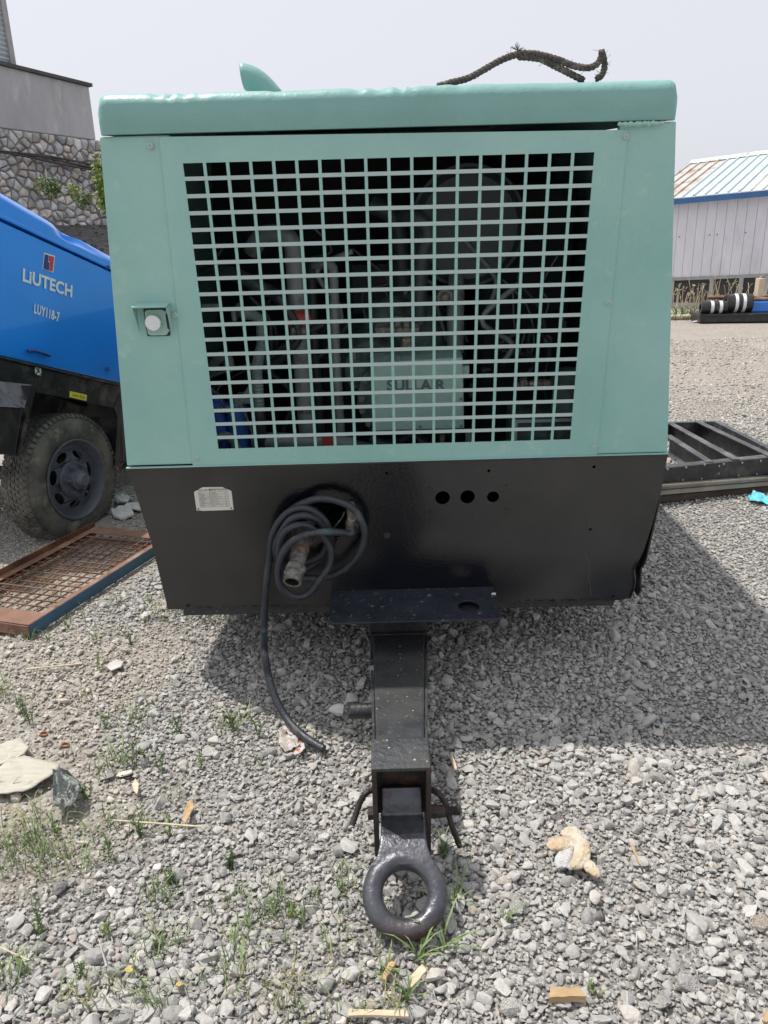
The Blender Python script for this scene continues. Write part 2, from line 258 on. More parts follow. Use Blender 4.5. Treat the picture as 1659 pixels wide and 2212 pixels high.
# ------------------------------------------------------------------ mesh helpers
ROOTW = {}
class MB:
    def __init__(s): s.v = []; s.f = []
    def add(s, vs, fs):
        o = len(s.v); s.v += [tuple(v) for v in vs]; s.f += [tuple(i+o for i in f) for f in fs]; return s
    def hexa(s, p):   # 8 points: bottom 4 ccw, top 4
        return s.add(p, [(3, 2, 1, 0), (4, 5, 6, 7), (0, 1, 5, 4), (1, 2, 6, 5), (2, 3, 7, 6), (3, 0, 4, 7)])
    def box(s, x0, x1, y0, y1, z0, z1):
        return s.hexa([(x0, y0, z0), (x1, y0, z0), (x1, y1, z0), (x0, y1, z0), (x0, y0, z1), (x1, y0, z1), (x1, y1, z1), (x0, y1, z1)])
    def bar(s, a, b, w, h, upv=(0, 0, 1)):
        a, b = V(a), V(b); d = (b-a).normalized(); sd = d.cross(V(upv)).normalized(); u = sd.cross(d)
        q = [(-w/2, -h/2), (w/2, -h/2), (w/2, h/2), (-w/2, h/2)]
        A = [a+sd*x+u*y for x, y in q]; B = [b+sd*x+u*y for x, y in q]
        return s.add(A+B, [(0, 1, 2, 3), (7, 6, 5, 4), (0, 4, 5, 1), (1, 5, 6, 2), (2, 6, 7, 3), (3, 7, 4, 0)])
    def prism(s, poly, vec):
        n = len(poly); vec = V(vec); A = [V(p) for p in poly]; B = [p+vec for p in A]
        return s.add(A+B, [tuple(range(n-1, -1, -1)), tuple(range(n, 2*n))]+[(i, (i+1) % n, n+(i+1) % n, n+i) for i in range(n)])
    def tube(s, path, r, n=12, caps=True, closed=False, twist=0):
        P = [V(p) for p in path]; k = len(P); R = r if isinstance(r, (list, tuple)) else [r]*k
        t0 = (P[1]-P[0]).normalized(); a = V((0, 0, 1)) if abs(t0.z) < .9 else V((1, 0, 0)); nrm = (a-t0*a.dot(t0)).normalized()
        vs = []
        for i in range(k):
            if closed: t = (P[(i+1) % k]-P[i-1]).normalized()
            else: t = (P[min(i+1, k-1)]-P[max(i-1, 0)]).normalized()
            nrm = (nrm-t*nrm.dot(t)).normalized(); bb = t.cross(nrm)
            for j in range(n):
                an = 2*math.pi*j/n+twist*i; vs.append(P[i]+(nrm*math.cos(an)+bb*math.sin(an))*R[i])
        fs = []
        for i in range(k if closed else k-1):
            for j in range(n):
                i2 = (i+1) % k; fs.append((i*n+j, i*n+(j+1) % n, i2*n+(j+1) % n, i2*n+j))
        if caps and not closed: fs += [tuple(range(n-1, -1, -1)), tuple(range((k-1)*n, k*n))]
        return s.add(vs, fs)
    def cyl(s, a, b, r, n=20, r2=None): return s.tube([a, b], [r, r if r2 is None else r2], n)
    def lathe(s, prof, o, ax, n=32, closed=False):
        o = V(o); ax = V(ax).normalized(); a = V((0, 0, 1)) if abs(ax.z) < .9 else V((1, 0, 0)); e1 = (a-ax*a.dot(ax)).normalized(); e2 = ax.cross(e1)
        vs = []; k = len(prof)
        for (r, h) in prof:
            for j in range(n):
                t = 2*math.pi*j/n; vs.append(o+ax*h+(e1*math.cos(t)+e2*math.sin(t))*r)
        fs = [(i*n+j, i*n+(j+1) % n, ((i+1) % k)*n+(j+1) % n, ((i+1) % k)*n+j) for i in range(k if closed else k-1) for j in range(n)]
        return s.add(vs, fs)
    def plate(s, outer, holes, fn, th):   # 2-d loops -> 3-d via fn(u,v,d)
        loops = [outer]+list(holes); flat = [p for l in loops for p in l]
        tri = tessellate_polygon([[V((p[0], p[1], 0)) for p in l] for l in loops]); n = len(flat)
        vs = [fn(p[0], p[1], 0) for p in flat]+[fn(p[0], p[1], th) for p in flat]
        fs = [tuple(t) for t in tri]+[tuple(i+n for i in reversed(t)) for t in tri]; o = 0
        for l in loops:
            k = len(l); fs += [(o+i, o+(i+1) % k, n+o+(i+1) % k, n+o+i) for i in range(k)]; o += k
        return s.add(vs, fs)
def link(name, me, parent=None, m=None):
    o = bpy.data.objects.new(name, me); C.objects.link(o)
    if m is not None and not me.materials: me.materials.append(m)
    if parent is not None: o.parent = parent
    return o
def top(o):
    while o.parent is not None: o = o.parent
    return o
def obj(name, mb, m, parent=None, smooth=None, bevel=0, local=False, sub=0, seg=2):
    """verts are in world space unless local; parented meshes are stored relative to their thing"""
    vs = mb.v; 
    if parent is not None and not local:
        inv = ROOTW[top(parent).name].inverted(); vs = [tuple(inv @ V(v)) for v in vs]
    me = bpy.data.meshes.new(name); me.from_pydata(vs, [], mb.f); me.update()
    bm = bmesh.new(); bm.from_mesh(me); bmesh.ops.recalc_face_normals(bm, faces=bm.faces); bm.to_mesh(me); bm.free()
    o = link(name, me, parent, m)
    if smooth is not None:
        me.shade_smooth(); me.set_sharp_from_angle(angle=rad(smooth))
    if bevel:
        md = o.modifiers.new('bevel', 'BEVEL'); md.width = bevel; md.segments = seg; md.limit_method = 'ANGLE'; md.angle_limit = rad(40)
    if sub:
        md = o.modifiers.new('sub', 'SUBSURF'); md.levels = sub; md.render_levels = sub
    return o
def tag(o, label, cat, group=None):
    o['label'] = label; o['category'] = cat
    if group: o['group'] = group
    return o
def thing(name, label, cat, loc, group=None, mw=None):
    o = bpy.data.objects.new(name, None); C.objects.link(o); o.empty_display_size = .1
    if mw is None: mw = Matrix.Translation(V(loc))
    o.matrix_world = mw; ROOTW[o.name] = mw.copy(); return tag(o, label, cat, group)
def struct(o): o['kind'] = 'structure'; return o
def solo(name, mb, m, label, cat, group=None, **k):
    """a top-level thing of one mesh with its origin at its own foot"""
    A = np.array(mb.v); c = V((float(A[:, 0].mean()), float(A[:, 1].mean()), float(A[:, 2].min())))
    mb.v = [tuple(V(v)-c) for v in mb.v]; o = obj(name, mb, m, **k); o.location = c; return tag(o, label, cat, group)
def catmull(P, n=6):
    P = [V(p) for p in P]; Q = [P[0]]+P+[P[-1]]; out = []
    for i in range(1, len(Q)-2):
        for j in range(n):
            t = j/n; a, b_, c, d = Q[i-1], Q[i], Q[i+1], Q[i+2]
            out.append(.5*((2*b_)+(c-a)*t+(2*a-5*b_+4*c-d)*t*t+(3*b_-a-3*c+d)*t**3))
    out.append(P[-1]); return out
def circ(cx, cz, r, n=28, rz=None): return [(cx+r*math.cos(2*math.pi*i/n), cz+(rz or r)*math.sin(2*math.pi*i/n)) for i in range(n)]
def text_mb(body, size, org, ex, ey, th=.0015, bold=0., sx=1., align='CENTER', sp=1.0):
    cu = bpy.data.curves.new('lettering', 'FONT'); cu.body = body; cu.size = 1; cu.offset = bold; cu.align_x = align; cu.align_y = 'CENTER'; cu.resolution_u = 3; cu.space_character = sp
    o = bpy.data.objects.new('lettering', cu); C.objects.link(o)
    dg = bpy.context.evaluated_depsgraph_get(); me = bpy.data.meshes.new_from_object(o.evaluated_get(dg))
    mb = MB(); ex, ey = V(ex).normalized(), V(ey).normalized(); nz = ex.cross(ey)
    nv = [V(org)+ex*(v.co.x*size*sx)+ey*(v.co.y*size) for v in me.vertices]; fs = [tuple(p.vertices) for p in me.polygons]
    mb.add([p+nz*th for p in nv], fs)
    bpy.data.objects.remove(o); bpy.data.curves.remove(cu); bpy.data.meshes.remove(me); return mb
def rock(seed, n=14, flat=.8, rough=.10, sub=True):
    r = random.Random(seed); bm = bmesh.new()
    for i in range(n):
        z = r.uniform(-1, 1); a = r.uniform(0, 6.283); q = math.sqrt(1-z*z); k = r.uniform(.8, 1.0)
        bm.verts.new((q*math.cos(a)*k, q*math.sin(a)*.85*k, z*flat*k))
    h = bmesh.ops.convex_hull(bm, input=bm.verts)
    bmesh.ops.delete(bm, geom=[v for v in bm.verts if not v.link_faces], context='VERTS')
    bmesh.ops.dissolve_limit(bm, angle_limit=rad(14), verts=bm.verts, edges=bm.edges)
    if sub:
        bmesh.ops.bevel(bm, geom=list(bm.edges)+list(bm.verts), offset=.10, segments=1, affect='EDGES')
        bmesh.ops.triangulate(bm, faces=[f for f in bm.faces if len(f.verts) > 4])
        for v in bm.verts:
            d = noise.noise(v.co*2.3+V((seed, 0, 0)))*rough; v.co *= (1+d*2)
    me = bpy.data.meshes.new('rock'); bm.to_mesh(me); bm.free(); me.shade_smooth(); me.set_sharp_from_angle(angle=rad(30)); return me

# ------------------------------------------------------------------ ground
def gz(x, y):
    z = .018*noise.noise(V((x*.6, y*.6, 3)))+.008*noise.noise(V((x*2.1, y*2.1, 7)))
    return z
xs = sorted(set([round(-6+.12*i, 3) for i in range(101)]+[-600, -250, -120, -60, -35, -20, -14, -10, -8, 8, 10, 14, 20, 35, 60, 120, 250, 600]))
ys = sorted(set([round(.2+.12*i, 3) for i in range(81)]+[-60, -20, -8, -3, -1, 11, 12.5, 15, 18, 22, 30, 45, 80, 160, 400, 1500]))
mb = MB(); mb.add([(x, y, gz(x, y)) for y in ys for x in xs], [(j*len(xs)+i, j*len(xs)+i+1, (j+1)*len(xs)+i+1, (j+1)*len(xs)+i) for j in range(len(ys)-1) for i in range(len(xs)-1)])
ground = struct(obj('ground', mb, mg, smooth=180))
GV = list(mb.v)

# gravel: tens of thousands of crushed stones scattered by geometry nodes
def scatter(name, pts, scl, meshes, kindmat, seed=0, parent=None):
    coll = bpy.data.collections.new(name+'_source')
    for i, me in enumerate(meshes):
        if kindmat is not None and not me.materials: me.materials.append(kindmat)
        o = bpy.data.objects.new(name+'_source', me); coll.objects.link(o)
    r = np.random.RandomState(seed); n = len(pts)
    me = bpy.data.meshes.new(name); me.vertices.add(n); me.vertices.foreach_set('co', np.asarray(pts, dtype=np.float32).ravel())
    rot = np.stack([r.uniform(-.55, .55, n)+np.where(r.rand(n) < .25, 3.14, 0), r.uniform(-.55, .55, n), r.uniform(0, 6.283, n)], 1).astype(np.float32)
    a = me.attributes.new('rot', 'FLOAT_VECTOR', 'POINT'); a.data.foreach_set('vector', rot.ravel())
    a = me.attributes.new('scl', 'FLOAT_VECTOR', 'POINT'); a.data.foreach_set('vector', np.asarray(scl, dtype=np.float32).ravel())
    a = me.attributes.new('idx', 'INT', 'POINT'); a.data.foreach_set('value', r.randint(0, len(meshes), n).astype(np.int32))
    o = link(name, me, parent); o['kind'] = 'stuff'
    ng = bpy.data.node_groups.new(name+'_nodes', 'GeometryNodeTree')
    ng.interface.new_socket('Geometry', in_out='INPUT', socket_type='NodeSocketGeometry'); ng.interface.new_socket('Geometry', in_out='OUTPUT', socket_type='NodeSocketGeometry')
    N = ng.nodes; gi = N.new('NodeGroupInput'); go = N.new('NodeGroupOutput'); ip = N.new('GeometryNodeInstanceOnPoints'); ci = N.new('GeometryNodeCollectionInfo')
    ci.inputs['Collection'].default_value = coll; ci.inputs['Separate Children'].default_value = True; ci.inputs['Reset Children'].default_value = True
    def at(nm, t): a = N.new('GeometryNodeInputNamedAttribute'); a.data_type = t; a.inputs['Name'].default_value = nm; return a.outputs[0]
    ip.inputs['Pick Instance'].default_value = True
    ng.links.new(gi.outputs[0], ip.inputs['Points']); ng.links.new(ci.outputs[0], ip.inputs['Instance'])
    e2r = N.new('FunctionNodeEulerToRotation'); ng.links.new(at('rot', 'FLOAT_VECTOR'), e2r.inputs[0])
    ng.links.new(at('idx', 'INT'), ip.inputs['Instance Index']); ng.links.new(e2r.outputs[0], ip.inputs['Rotation']); ng.links.new(at('scl', 'FLOAT_VECTOR'), ip.inputs['Scale'])
    ng.links.new(ip.outputs[0], go.inputs[0])
    md = o.modifiers.new('scatter', 'NODES'); md.node_group = ng; return o
rocks = [rock(100+i, n=RND.choice([10, 12, 14, 17]), flat=RND.uniform(.6, .95)) for i in range(16)]
rocksb = [rock(300+i, n=RND.choice([10, 12, 14]), flat=RND.uniform(.5, .85)) for i in range(8)]
R = np.random.RandomState(11)
def vn(x, y, s, k=0): return noise.noise(V((x*s, y*s, k*5.1)))
def patch(x, y):   # 1 = clean grey gravel, 0 = trodden earth with finer stones (left and rear left)
    t = 1-min(1, max(0, (-.35-x-.25*(y-2))/1.0))*min(1, max(0, (y-1.45)/.5))
    t += .9*vn(x, y, 1.3, 2)*(1 if x < 0 else .2); return min(1, max(0, t))
ea_ = ground.data.attributes.new('earth', 'FLOAT', 'POINT'); ea_.data.foreach_set('value', np.array([min(1, max(0, (.75-patch(v[0], v[1]))*1.6)) if abs(v[0]) < 7 and -1 < v[1] < 9 else 0 for v in GV], dtype=np.float32))
P1, S1, P2, S2 = [], [], [], []
def zone(y0, y1, step, smin, smax, hw0, hwk, lift=0.0, big=.05):
    y = y0
    while y < y1:
        hw = hw0+hwk*y; n = int(2*hw/step)
        for i in range(n):
            x = -hw+(i+R.rand())*step; yy = y+(R.rand()-.5)*step*1.3
            if x > 1.1+yy*.62 and False: continue
            pt = patch(x, yy)
            if R.rand() > .35+.65*pt: continue
            s = smin+(smax-smin)*R.rand()**1.9
            if R.rand() < big: s *= 1.55
            cl = 1+.35*vn(x, yy, 2.2, 5); s *= cl*(.62+.38*pt)
            e = (s*R.uniform(.8, 1.25), s*R.uniform(.75, 1.1), s*R.uniform(.6, .95))
            z = gz(x, yy)+s*.30+lift*R.rand()
            if (pt < .5 and R.rand() < .8) or R.rand() < (yy-6.5)/4: P2.append((x, yy, z)); S2.append(e)
            else: P1.append((x, yy, z)); S1.append(e)
        y += step*.86
zone(.75, 2.0, .0145, .0075, .0135, .55, .55, .004, .03)
zone(.75, 2.0, .028, .012, .022, .55, .55, .006, .10)
zone(.75, 2.0, .075, .022, .032, .55, .55, .006, .12)
zone(2.0, 3.6, .0165, .0085, .0145, .55, .55, .004, .03)
zone(2.0, 3.6, .034, .013, .023, .55, .55, .006, .08)
zone(2.0, 3.6, .10, .022, .034, .55, .55, .006, .12)
zone(3.6, 5.8, .024, .011, .020, .6, .55, .003)
zone(5.8, 9.0, .036, .013, .024, .5, .56, .0)
def flank(y0, y1, step, smin, smax, in0, wd_):   # coarser cover outside the picture on both sides
    y = y0
    while y < y1:
        for sgn in (-1, 1):
            for i in range(int(wd_/step)):
                x = sgn*(in0+.55*y+(i+R.rand())*step); s = smin+(smax-smin)*R.rand()**1.6; yy = y+(R.rand()-.5)*step; P1.append((x, yy, gz(x, yy)+s*.3)); S1.append((s, s*.9, s*.75))
        y += step*.9
flank(-.6, 3.5, .030, .013, .027, .5, 1.8)
flank(3.5, 6.0, .042, .016, .030, .5, 1.5)
zone(9.0, 15.0, .085, .014, .030, .3, .58, .0)
gravel = scatter('gravel', P1, S1, rocks, m_grav, 3)
if P2: gravelb = scatter('brown_gravel', P2, S2, rocksb, m_gravb, 4)

# ------------------------------------------------------------------ left background: embankment, stone wall, buildings
WA = rad(56); wd = V((math.cos(WA), math.sin(WA), 0)); wn = V((math.sin(WA), -math.cos(WA), 0))    # wall runs back to the right
W0 = CAMP+ray(193, 187)*18.0
def WP(x, y, off=0.0): return ONP(x, y, W0+wn*off, wn)
def wu(p): return (p-W0).dot(wd)
zt = WP(100, 289).z; zb = WP(190, 470).z-.25; ztop = W0.z
uL = wu(WP(-110, 250)); uC = 0.0; uR = uC+3.4
slope_top = (WP(0, 140).z-W0.z)/wu(WP(0, 140))
slope_st = (WP(0, 275).z-WP(215, 303).z)/(wu(WP(0, 275))-wu(WP(215, 303)))
def wpt(u, z, o=0.0): p = W0+wd*u+wn*o; return V((p.x, p.y, z))
def zst(u): return WP(215, 303).z+slope_st*(u-wu(WP(215, 303)))
cw = thing('retaining_wall', 'rubble stone retaining wall topped with grey plastered concrete behind the blue compressor', 'wall', wpt(uL/2, 0, -.3))
mb = MB().prism([wpt(uL, zst(uL), -.02), wpt(uC, zst(uC), -.02), wpt(uC, W0.z, -.02), wpt(uL, W0.z+slope_top*uL, -.02)], -wn*.6); obj('concrete_parapet', mb, m_conc, cw, bevel=.02)
mb = MB().prism([wpt(uL, W0.z+slope_top*uL, .05), wpt(uC+.06, W0.z, .05), wpt(uC+.06, W0.z+.07, .05), wpt(uL, W0.z+.07+slope_top*uL, .05)], -wn*.75); obj('coping', mb, m_cap, cw)
mb = MB().prism([wpt(uL, -.3, -.06), wpt(uR, -.3, -.06), wpt(uR, zst(uR), -.06), wpt(uL, zst(uL), -.06)], -wn*.6); obj('wall_core', mb, m_mortar, cw)
rr = random.Random(5); seeds = []; cell = .185
u = uL
rows = int((zst(uL)-zb)/cell)+2
for j in range(rows):
    u = uL+(j % 2)*cell*.5
    while u < uC+3.3:
        z = zb+j*cell*.86+rr.uniform(-.42, .42)*cell; uu = u+rr.uniform(-.42, .42)*cell
        if zb-.1 < z < zst(uu)-.05: seeds.append((uu, z))
        u += cell*rr.uniform(.9, 1.45)
def clip(poly, a, b_, c):   # keep a*x+b*y<=c
    out = []
    for i in range(len(poly)):
        p, q = poly[i], poly[(i+1) % len(poly)]; dp, dq = a*p[0]+b_*p[1]-c, a*q[0]+b_*q[1]-c
        if dp <= 0: out.append(p)
        if dp*dq < 0: t = dp/(dp-dq); out.append((p[0]+(q[0]-p[0])*t, p[1]+(q[1]-p[1])*t))
    return out
cells = []
for i, (a, b_) in enumerate(seeds):
    poly = [(a-.35, b_-.35), (a+.35, b_-.35), (a+.35, min(b_+.35, zst(a))), (a-.35, min(b_+.35, zst(a)))]
    for k, (c, d) in enumerate(seeds):
        if k != i and abs(c-a) < .8 and abs(d-b_) < .8:
            dx, dz = c-a, d-b_; poly = clip(poly, dx, dz, dx*(a+c)/2+dz*(b_+d)/2)
            if not poly: break
    if len(poly) >= 3: cells.append((a, b_, poly))
vis = sorted(cells, key=lambda c: abs(c[0]+1.1))
for k, (a, b_, poly) in enumerate(vis[:300]):
    mb = MB(); n = len(poly); dep = rr.uniform(.0, .055)
    ctr = (sum(p[0] for p in poly)/n, sum(p[1] for p in poly)/n)
    def ins(p, f, o): return wpt(ctr[0]+(p[0]-ctr[0])*f, ctr[1]+(p[1]-ctr[1])*f, o)
    vs = [ins(p, .96, -.18) for p in poly]+[ins(p, .93+rr.uniform(-.13, .04), -.05+dep*.5) for p in poly]+[ins(p, .74+rr.uniform(-.12, .08), -.015+dep) for p in poly]
    vs.append(wpt(ctr[0], ctr[1], dep+.02))
    fs = [(i, (i+1) % n, n+(i+1) % n, n+i) for i in range(n)]+[(n+i, n+(i+1) % n, 2*n+(i+1) % n, 2*n+i) for i in range(n)]+[(2*n+i, 2*n+(i+1) % n, 3*n) for i in range(n)]
    mb.add(vs, fs); obj('stone', mb, rr.choice(m_wst), cw, smooth=28)
# cable run along the wall
cab = thing('cable_run', 'dark cables strung along the rubble stone wall', 'cable', WP(100, 340, .2))
for k, dy in enumerate((0, 3.0, 6.5)):
    pts = [WP(-120+x, 306+dy+(x/370)*58+3.5*math.sin(x*.02+k), .22) for x in range(0, 380, 20)]
    obj('cable', MB().tube(pts, .026, 6), m_black, cab)
# embankment of dark rubble in front of the wall
mb = MB(); nx, ny = 44, 22
def emb(i, j):
    u = -14+28*i/nx; t = j/ny; o = 9.5*(1-t)-.1
    z = -.25+(zb+.35)*(t**.75)*max(0, min(1, 1.6-.22*u))+.16*noise.noise(V((u*.8, t*6, 1)))*(1 if 0 < j < ny else .3); return wpt(u, z, o)
mb.add([emb(i, j) for j in range(ny+1) for i in range(nx+1)], [(j*(nx+1)+i, j*(nx+1)+i+1, (j+1)*(nx+1)+i+1, (j+1)*(nx+1)+i) for j in range(ny) for i in range(nx)])
m_emb = mat('dark_rubble_ground', (.075, .07, .068), .95, var=.4, vscale=3, bump=2, bscale=9, spots=[((.17, .155, .14), 5, .6, .05, .95)])
embo = struct(obj('embankment', mb, m_emb, smooth=60))
pts = []; scs = []
for k in range(2600):
    i, j = rr.uniform(8, nx-6), rr.uniform(3, ny); p = emb(i, j); s = rr.uniform(.02, .06)*(1.8 if rr.random() < .08 else 1); pts.append((p.x, p.y, p.z+s*.2)); scs.append((s, s*.9, s*.7))
scatter('embankment_rubble', pts, scs, [rock(500+i, n=11, flat=.7) for i in range(6)], m_dark, 9)
# corrugated shed above the wall at top left
su0, su1 = wu(WP(-300, 60, -.6)), wu(WP(33, 143, -.6))
shed = thing('corrugated_building', 'pale grey corrugated building above the retaining wall in the top left corner', 'building', wpt(su1, W0.z, -.6))
z0 = W0.z+slope_top*su1-1.2; edge = wu(WP(11, 0, -.6)) - su1; ztopx = WP(11, 0, -.6).z
mb = MB(); N = 60; H = 6.0; prof = []
for k in range(N*4+1):
    z = z0+H*k/(N*4); prof.append((z, .03*math.sin(k*math.pi/2)))
vs = []; 
for z, d in prof:
    vs += [wpt(su0-2, z, -.62+d), wpt(su1-.06, z, -.62+d)]
mb.add(vs, [(2*i, 2*i+1, 2*i+3, 2*i+2) for i in range(len(prof)-1)]); obj('corrugated_wall', mb, m_shed, shed, smooth=60)
mb = MB().prism([wpt(su1-.12, z0, -.55), wpt(su1, z0, -.55), wpt(su1, z0+H, -.55), wpt(su1-.12, z0+H, -.55)], -wn*.25); obj('corner_trim', mb, m_frame, shed)
mb = MB().prism([wpt(su0-2, z0, -.7), wpt(su1-.13, z0, -.7), wpt(su1-.13, z0+H, -.7), wpt(su0-2, z0+H, -.7)], -wn*4.5); obj('building_core', mb, m_shed, shed)

def shrub(x, y, dep, hgt, wid, lab, n=240, ml=m_leafl, name='shrub', grp='shrubs at the foot of the stone wall', ls=.035):
    p = CAMP+ray(x, y)*dep; t = thing(name, lab, 'shrub', p, grp); r = random.Random(int(x*7+y)); st = MB(); lf = MB()
    for k in range(9):
        a = r.uniform(0, 6.28); q = p+V((math.cos(a)*wid*.5*r.random(), math.sin(a)*wid*.5*r.random(), hgt*r.uniform(.6, 1))); mid = (p+q)/2+V((r.uniform(-.05, .05), 0, .05))
        pa = catmull([p, mid, q], 4); st.tube(pa, .006, 5)
        for z in range(n//9):
            c = pa[r.randint(2, len(pa)-1)]+V((r.gauss(0, wid*.14), r.gauss(0, wid*.14), r.gauss(0, hgt*.10))); d = V((r.uniform(-1, 1), r.uniform(-1, 1), r.uniform(-.3, 1))).normalized()
            e = d.cross(V((r.uniform(-1, 1), r.uniform(-1, 1), r.uniform(-1, 1)))).normalized(); s = ls*r.uniform(.6, 1.3)
            lf.add([c-d*s, c+e*s*.45, c+d*s, c-e*s*.45], [(0, 1, 2, 3)])
    obj('stem', st, m_woodp, t); obj('foliage', lf, ml, t); return t
shrub(232, 468, 13.5, .95, .46, 'yellow green leafy shrub touching the edge of the green machine', 900, ls=.05)
shrub(116, 434, 14.5, .42, .42, 'small round dark green bush below the stone wall', 420, m_leaf)
shrub(162, 440, 14.5, .34, .36, 'low sparse green bush between two bigger bushes by the wall', 200, m_leafl)
shrub(184, 455, 14.0, .28, .36, 'tiny green tuft right beside the yellow green shrub', 190, m_leaf)
shrub(88, 418, 15, .30, .3, 'faint thin bush left of the small round bush', 90, m_leafl)
shrub(256, 1016, 6.3, .30, .5, 'leafy green weed in the gap between the tyre and the green machine', 260, m_leaf, ls=.03, grp=None)
sp = thing('wooden_stake', 'thin pale stake standing on the slope below the stone wall', 'stake', CAMP+ray(105, 412)*15)
a_ = CAMP+ray(105, 414)*15; obj('stake', MB().bar(a_, a_+V((.01, 0, .42)), .02, .02, (0, 1, 0)), m_woodp, sp)

# ------------------------------------------------------------------ right background: long shed
BA = rad(-38); bd = V((math.cos(BA), math.sin(BA), 0)); bn = V((math.sin(BA), -math.cos(BA), 0)); B0 = G(1560, 668)
def BP(x, y, off=0.0): return ONP(x, y, B0+bn*off, bn)
def bu(p): return (p-B0).dot(bd)
def bpt(u, z, o=0.0): p = B0+bd*u+bn*o; return V((p.x, p.y, z))
u0, u1 = bu(BP(1380, 560)), bu(BP(1900, 500))
ez = lambda u: BP(1465, 430).z+(BP(1659, 412).z-BP(1465, 430).z)/(bu(BP(1659, 412))-bu(BP(1465, 430)))*(u-bu(BP(1465, 430)))
wz = lambda u: BP(1465, 599).z+(BP(1659, 591).z-BP(1465, 599).z)/(bu(BP(1659, 591))-bu(BP(1465, 599)))*(u-bu(BP(1465, 599)))
rz = 0
shd = thing('long_shed', 'long lilac white panelled shed with rusty pale blue sheet roof on the right', 'building', bpt(0, 0, -1))
mb = MB().prism([bpt(u0, -.3, -.12), bpt(u1, -.3, -.12), bpt(u1, ez(u1), -.12), bpt(u0, ez(u0), -.12)], -bn*4); obj('shed_core', mb, m_frame, shd)
pw = .265; u = u0; k = 0
while u < u1:
    a_, b2 = u+.003, u+pw-.003
    mb = MB().prism([bpt(a_, wz(u), 0), bpt(b2, wz(u), 0), bpt(b2, ez(u), 0), bpt(a_, ez(u), 0)], -bn*.05); obj('wall_panel', mb, m_wpan, shd, bevel=.008)
    u += pw; k += 1
mb = MB().prism([bpt(u0, wz(u0)-.09, .03), bpt(u1, wz(u1)-.09, .03), bpt(u1, wz(u1), .03), bpt(u0, wz(u0), .03)], -bn*.08); obj('window_rail', mb, m_frame, shd)
# low sill wall, posts, panes
zs0 = BP(1560, 655).z
mb = MB().prism([bpt(u0, -.2, .02), bpt(u1, -.2, .02), bpt(u1, zs0, .02), bpt(u0, zs0, .02)], -bn*.12); obj('sill_wall', mb, m_frame, shd)
px = [1452, 1537, 1600, 1655, 1720, 1790]
pus = [bu(BP(x, 620)) for x in px]
for u in pus:
    mb = MB().prism([bpt(u-.055, zs0, .035), bpt(u+.055, zs0, .035), bpt(u+.055, wz(u)-.09, .035), bpt(u-.055, wz(u)-.09, .035)], -bn*.09); obj('window_post', mb, m_frame, shd)
for a_, b2 in zip(pus[:-1], pus[1:]):
    mb = MB().prism([bpt(a_+.056, zs0, -.03), bpt(b2-.056, zs0, -.03), bpt(b2-.056, wz(b2)-.09, -.03), bpt(a_+.056, wz(a_)-.09, -.03)], -bn*.02); obj('window_pane', mb, m_glass, shd)
# roof: sheets with raised ribs from the eave back to the ridge
def rp(t, u, lift=0.0):   # t 0 eave .. 1 ridge
    e = bpt(u, ez(u)+.02, .25); rdg = bpt(u, ez(u)+.02+1.32+.010*(u-u0), -4.2); return e.lerp(rdg, t)+V((0, 0, lift))
u = u0; k = 0; rr = random.Random(9)
while u < u1:
    kv = int((u-bu(BP(1465, 430)))/.6+50)-50; mm = m_roofs[2] if kv in (-2, -1, 5, 8) else m_roofs[0] if kv in (0, 1, 2) else m_roofs[1]; mb = MB(); W = .60; q = []
    for s, l in ((0, .05), (.03, .05), (.05, 0), (.28, 0), (.30, .05), (.335, .05), (.355, 0), (.598, 0)): q.append((u+s, l))
    vs = [rp(t, a_, l) for t in (0, .5, 1) for a_, l in q]+[rp(t, a_, l-.015) for t in (0, .5, 1) for a_, l in q]; n = len(q)
    fs = [(j*n+i, j*n+i+1, (j+1)*n+i+1, (j+1)*n+i) for j in range(2) for i in range(n-1)]; fs += [tuple(x+3*n for x in f) for f in fs]; fs += [(i, i+1, 3*n+i+1, 3*n+i) for i in range(n-1)]
    mb.add(vs, fs); obj('roof_sheet', mb, mm, shd); u += W; k += 1
mb = MB().prism([rp(-.02, u0, -.15), rp(-.02, u1, -.15), rp(-.02, u1, .0), rp(-.02, u0, .0)], -bn*.04); obj('fascia', mb, m_fasc, shd)
mb = MB().prism([rp(.97, u0, .04), rp(1.0, u0, .11), rp(1.03, u0, .04)], rp(1, u1)-rp(1, u0)); obj('ridge_cap', mb, m_roofs[1], shd)
for k in range(int((u1-u0)/.55)):
    u = u0+.2+k*.55+rr.uniform(-.2, .2); z = wz(u)+(ez(u)-wz(u))*.52; obj('screw_head', MB().cyl(bpt(u, z, .0), bpt(u, z, .02), .017, 8), m_cap, shd)
# dry weeds before the shed
def weeds(name, lab, cx, cy, n, hmin, hmax, spread, m, cat='weeds', sd=1, wdt=.008, heads=True, lean=.3):
    r = random.Random(sd); p = G(cx, cy); mb = MB()
    for k in range(n):
        b0 = p+V((r.gauss(0, spread), r.gauss(0, spread*.4), 0)); h = r.uniform(hmin, hmax); a = r.uniform(0, 6.28); l = r.random()*lean*h
        d = V((math.cos(a), math.sin(a), 0)); q = [b0, b0+d*l*.3+V((0, 0, h*.5)), b0+d*l+V((0, 0, h*.9)), b0+d*l*1.4+V((0, 0, h*.97))]
        mb.tube(catmull(q, 2), [wdt]*6+[wdt*.4], 4, caps=False)
        if heads and r.random() < .5:
            for z in range(4): c = q[2]+V((r.gauss(0, .03), r.gauss(0, .03), r.gauss(0, .04))); mb.tube([c, c+V((r.uniform(-.05, .05), 0, r.uniform(.0, .06)))], wdt*.9, 4)
    return solo(name, mb, m, lab, cat)
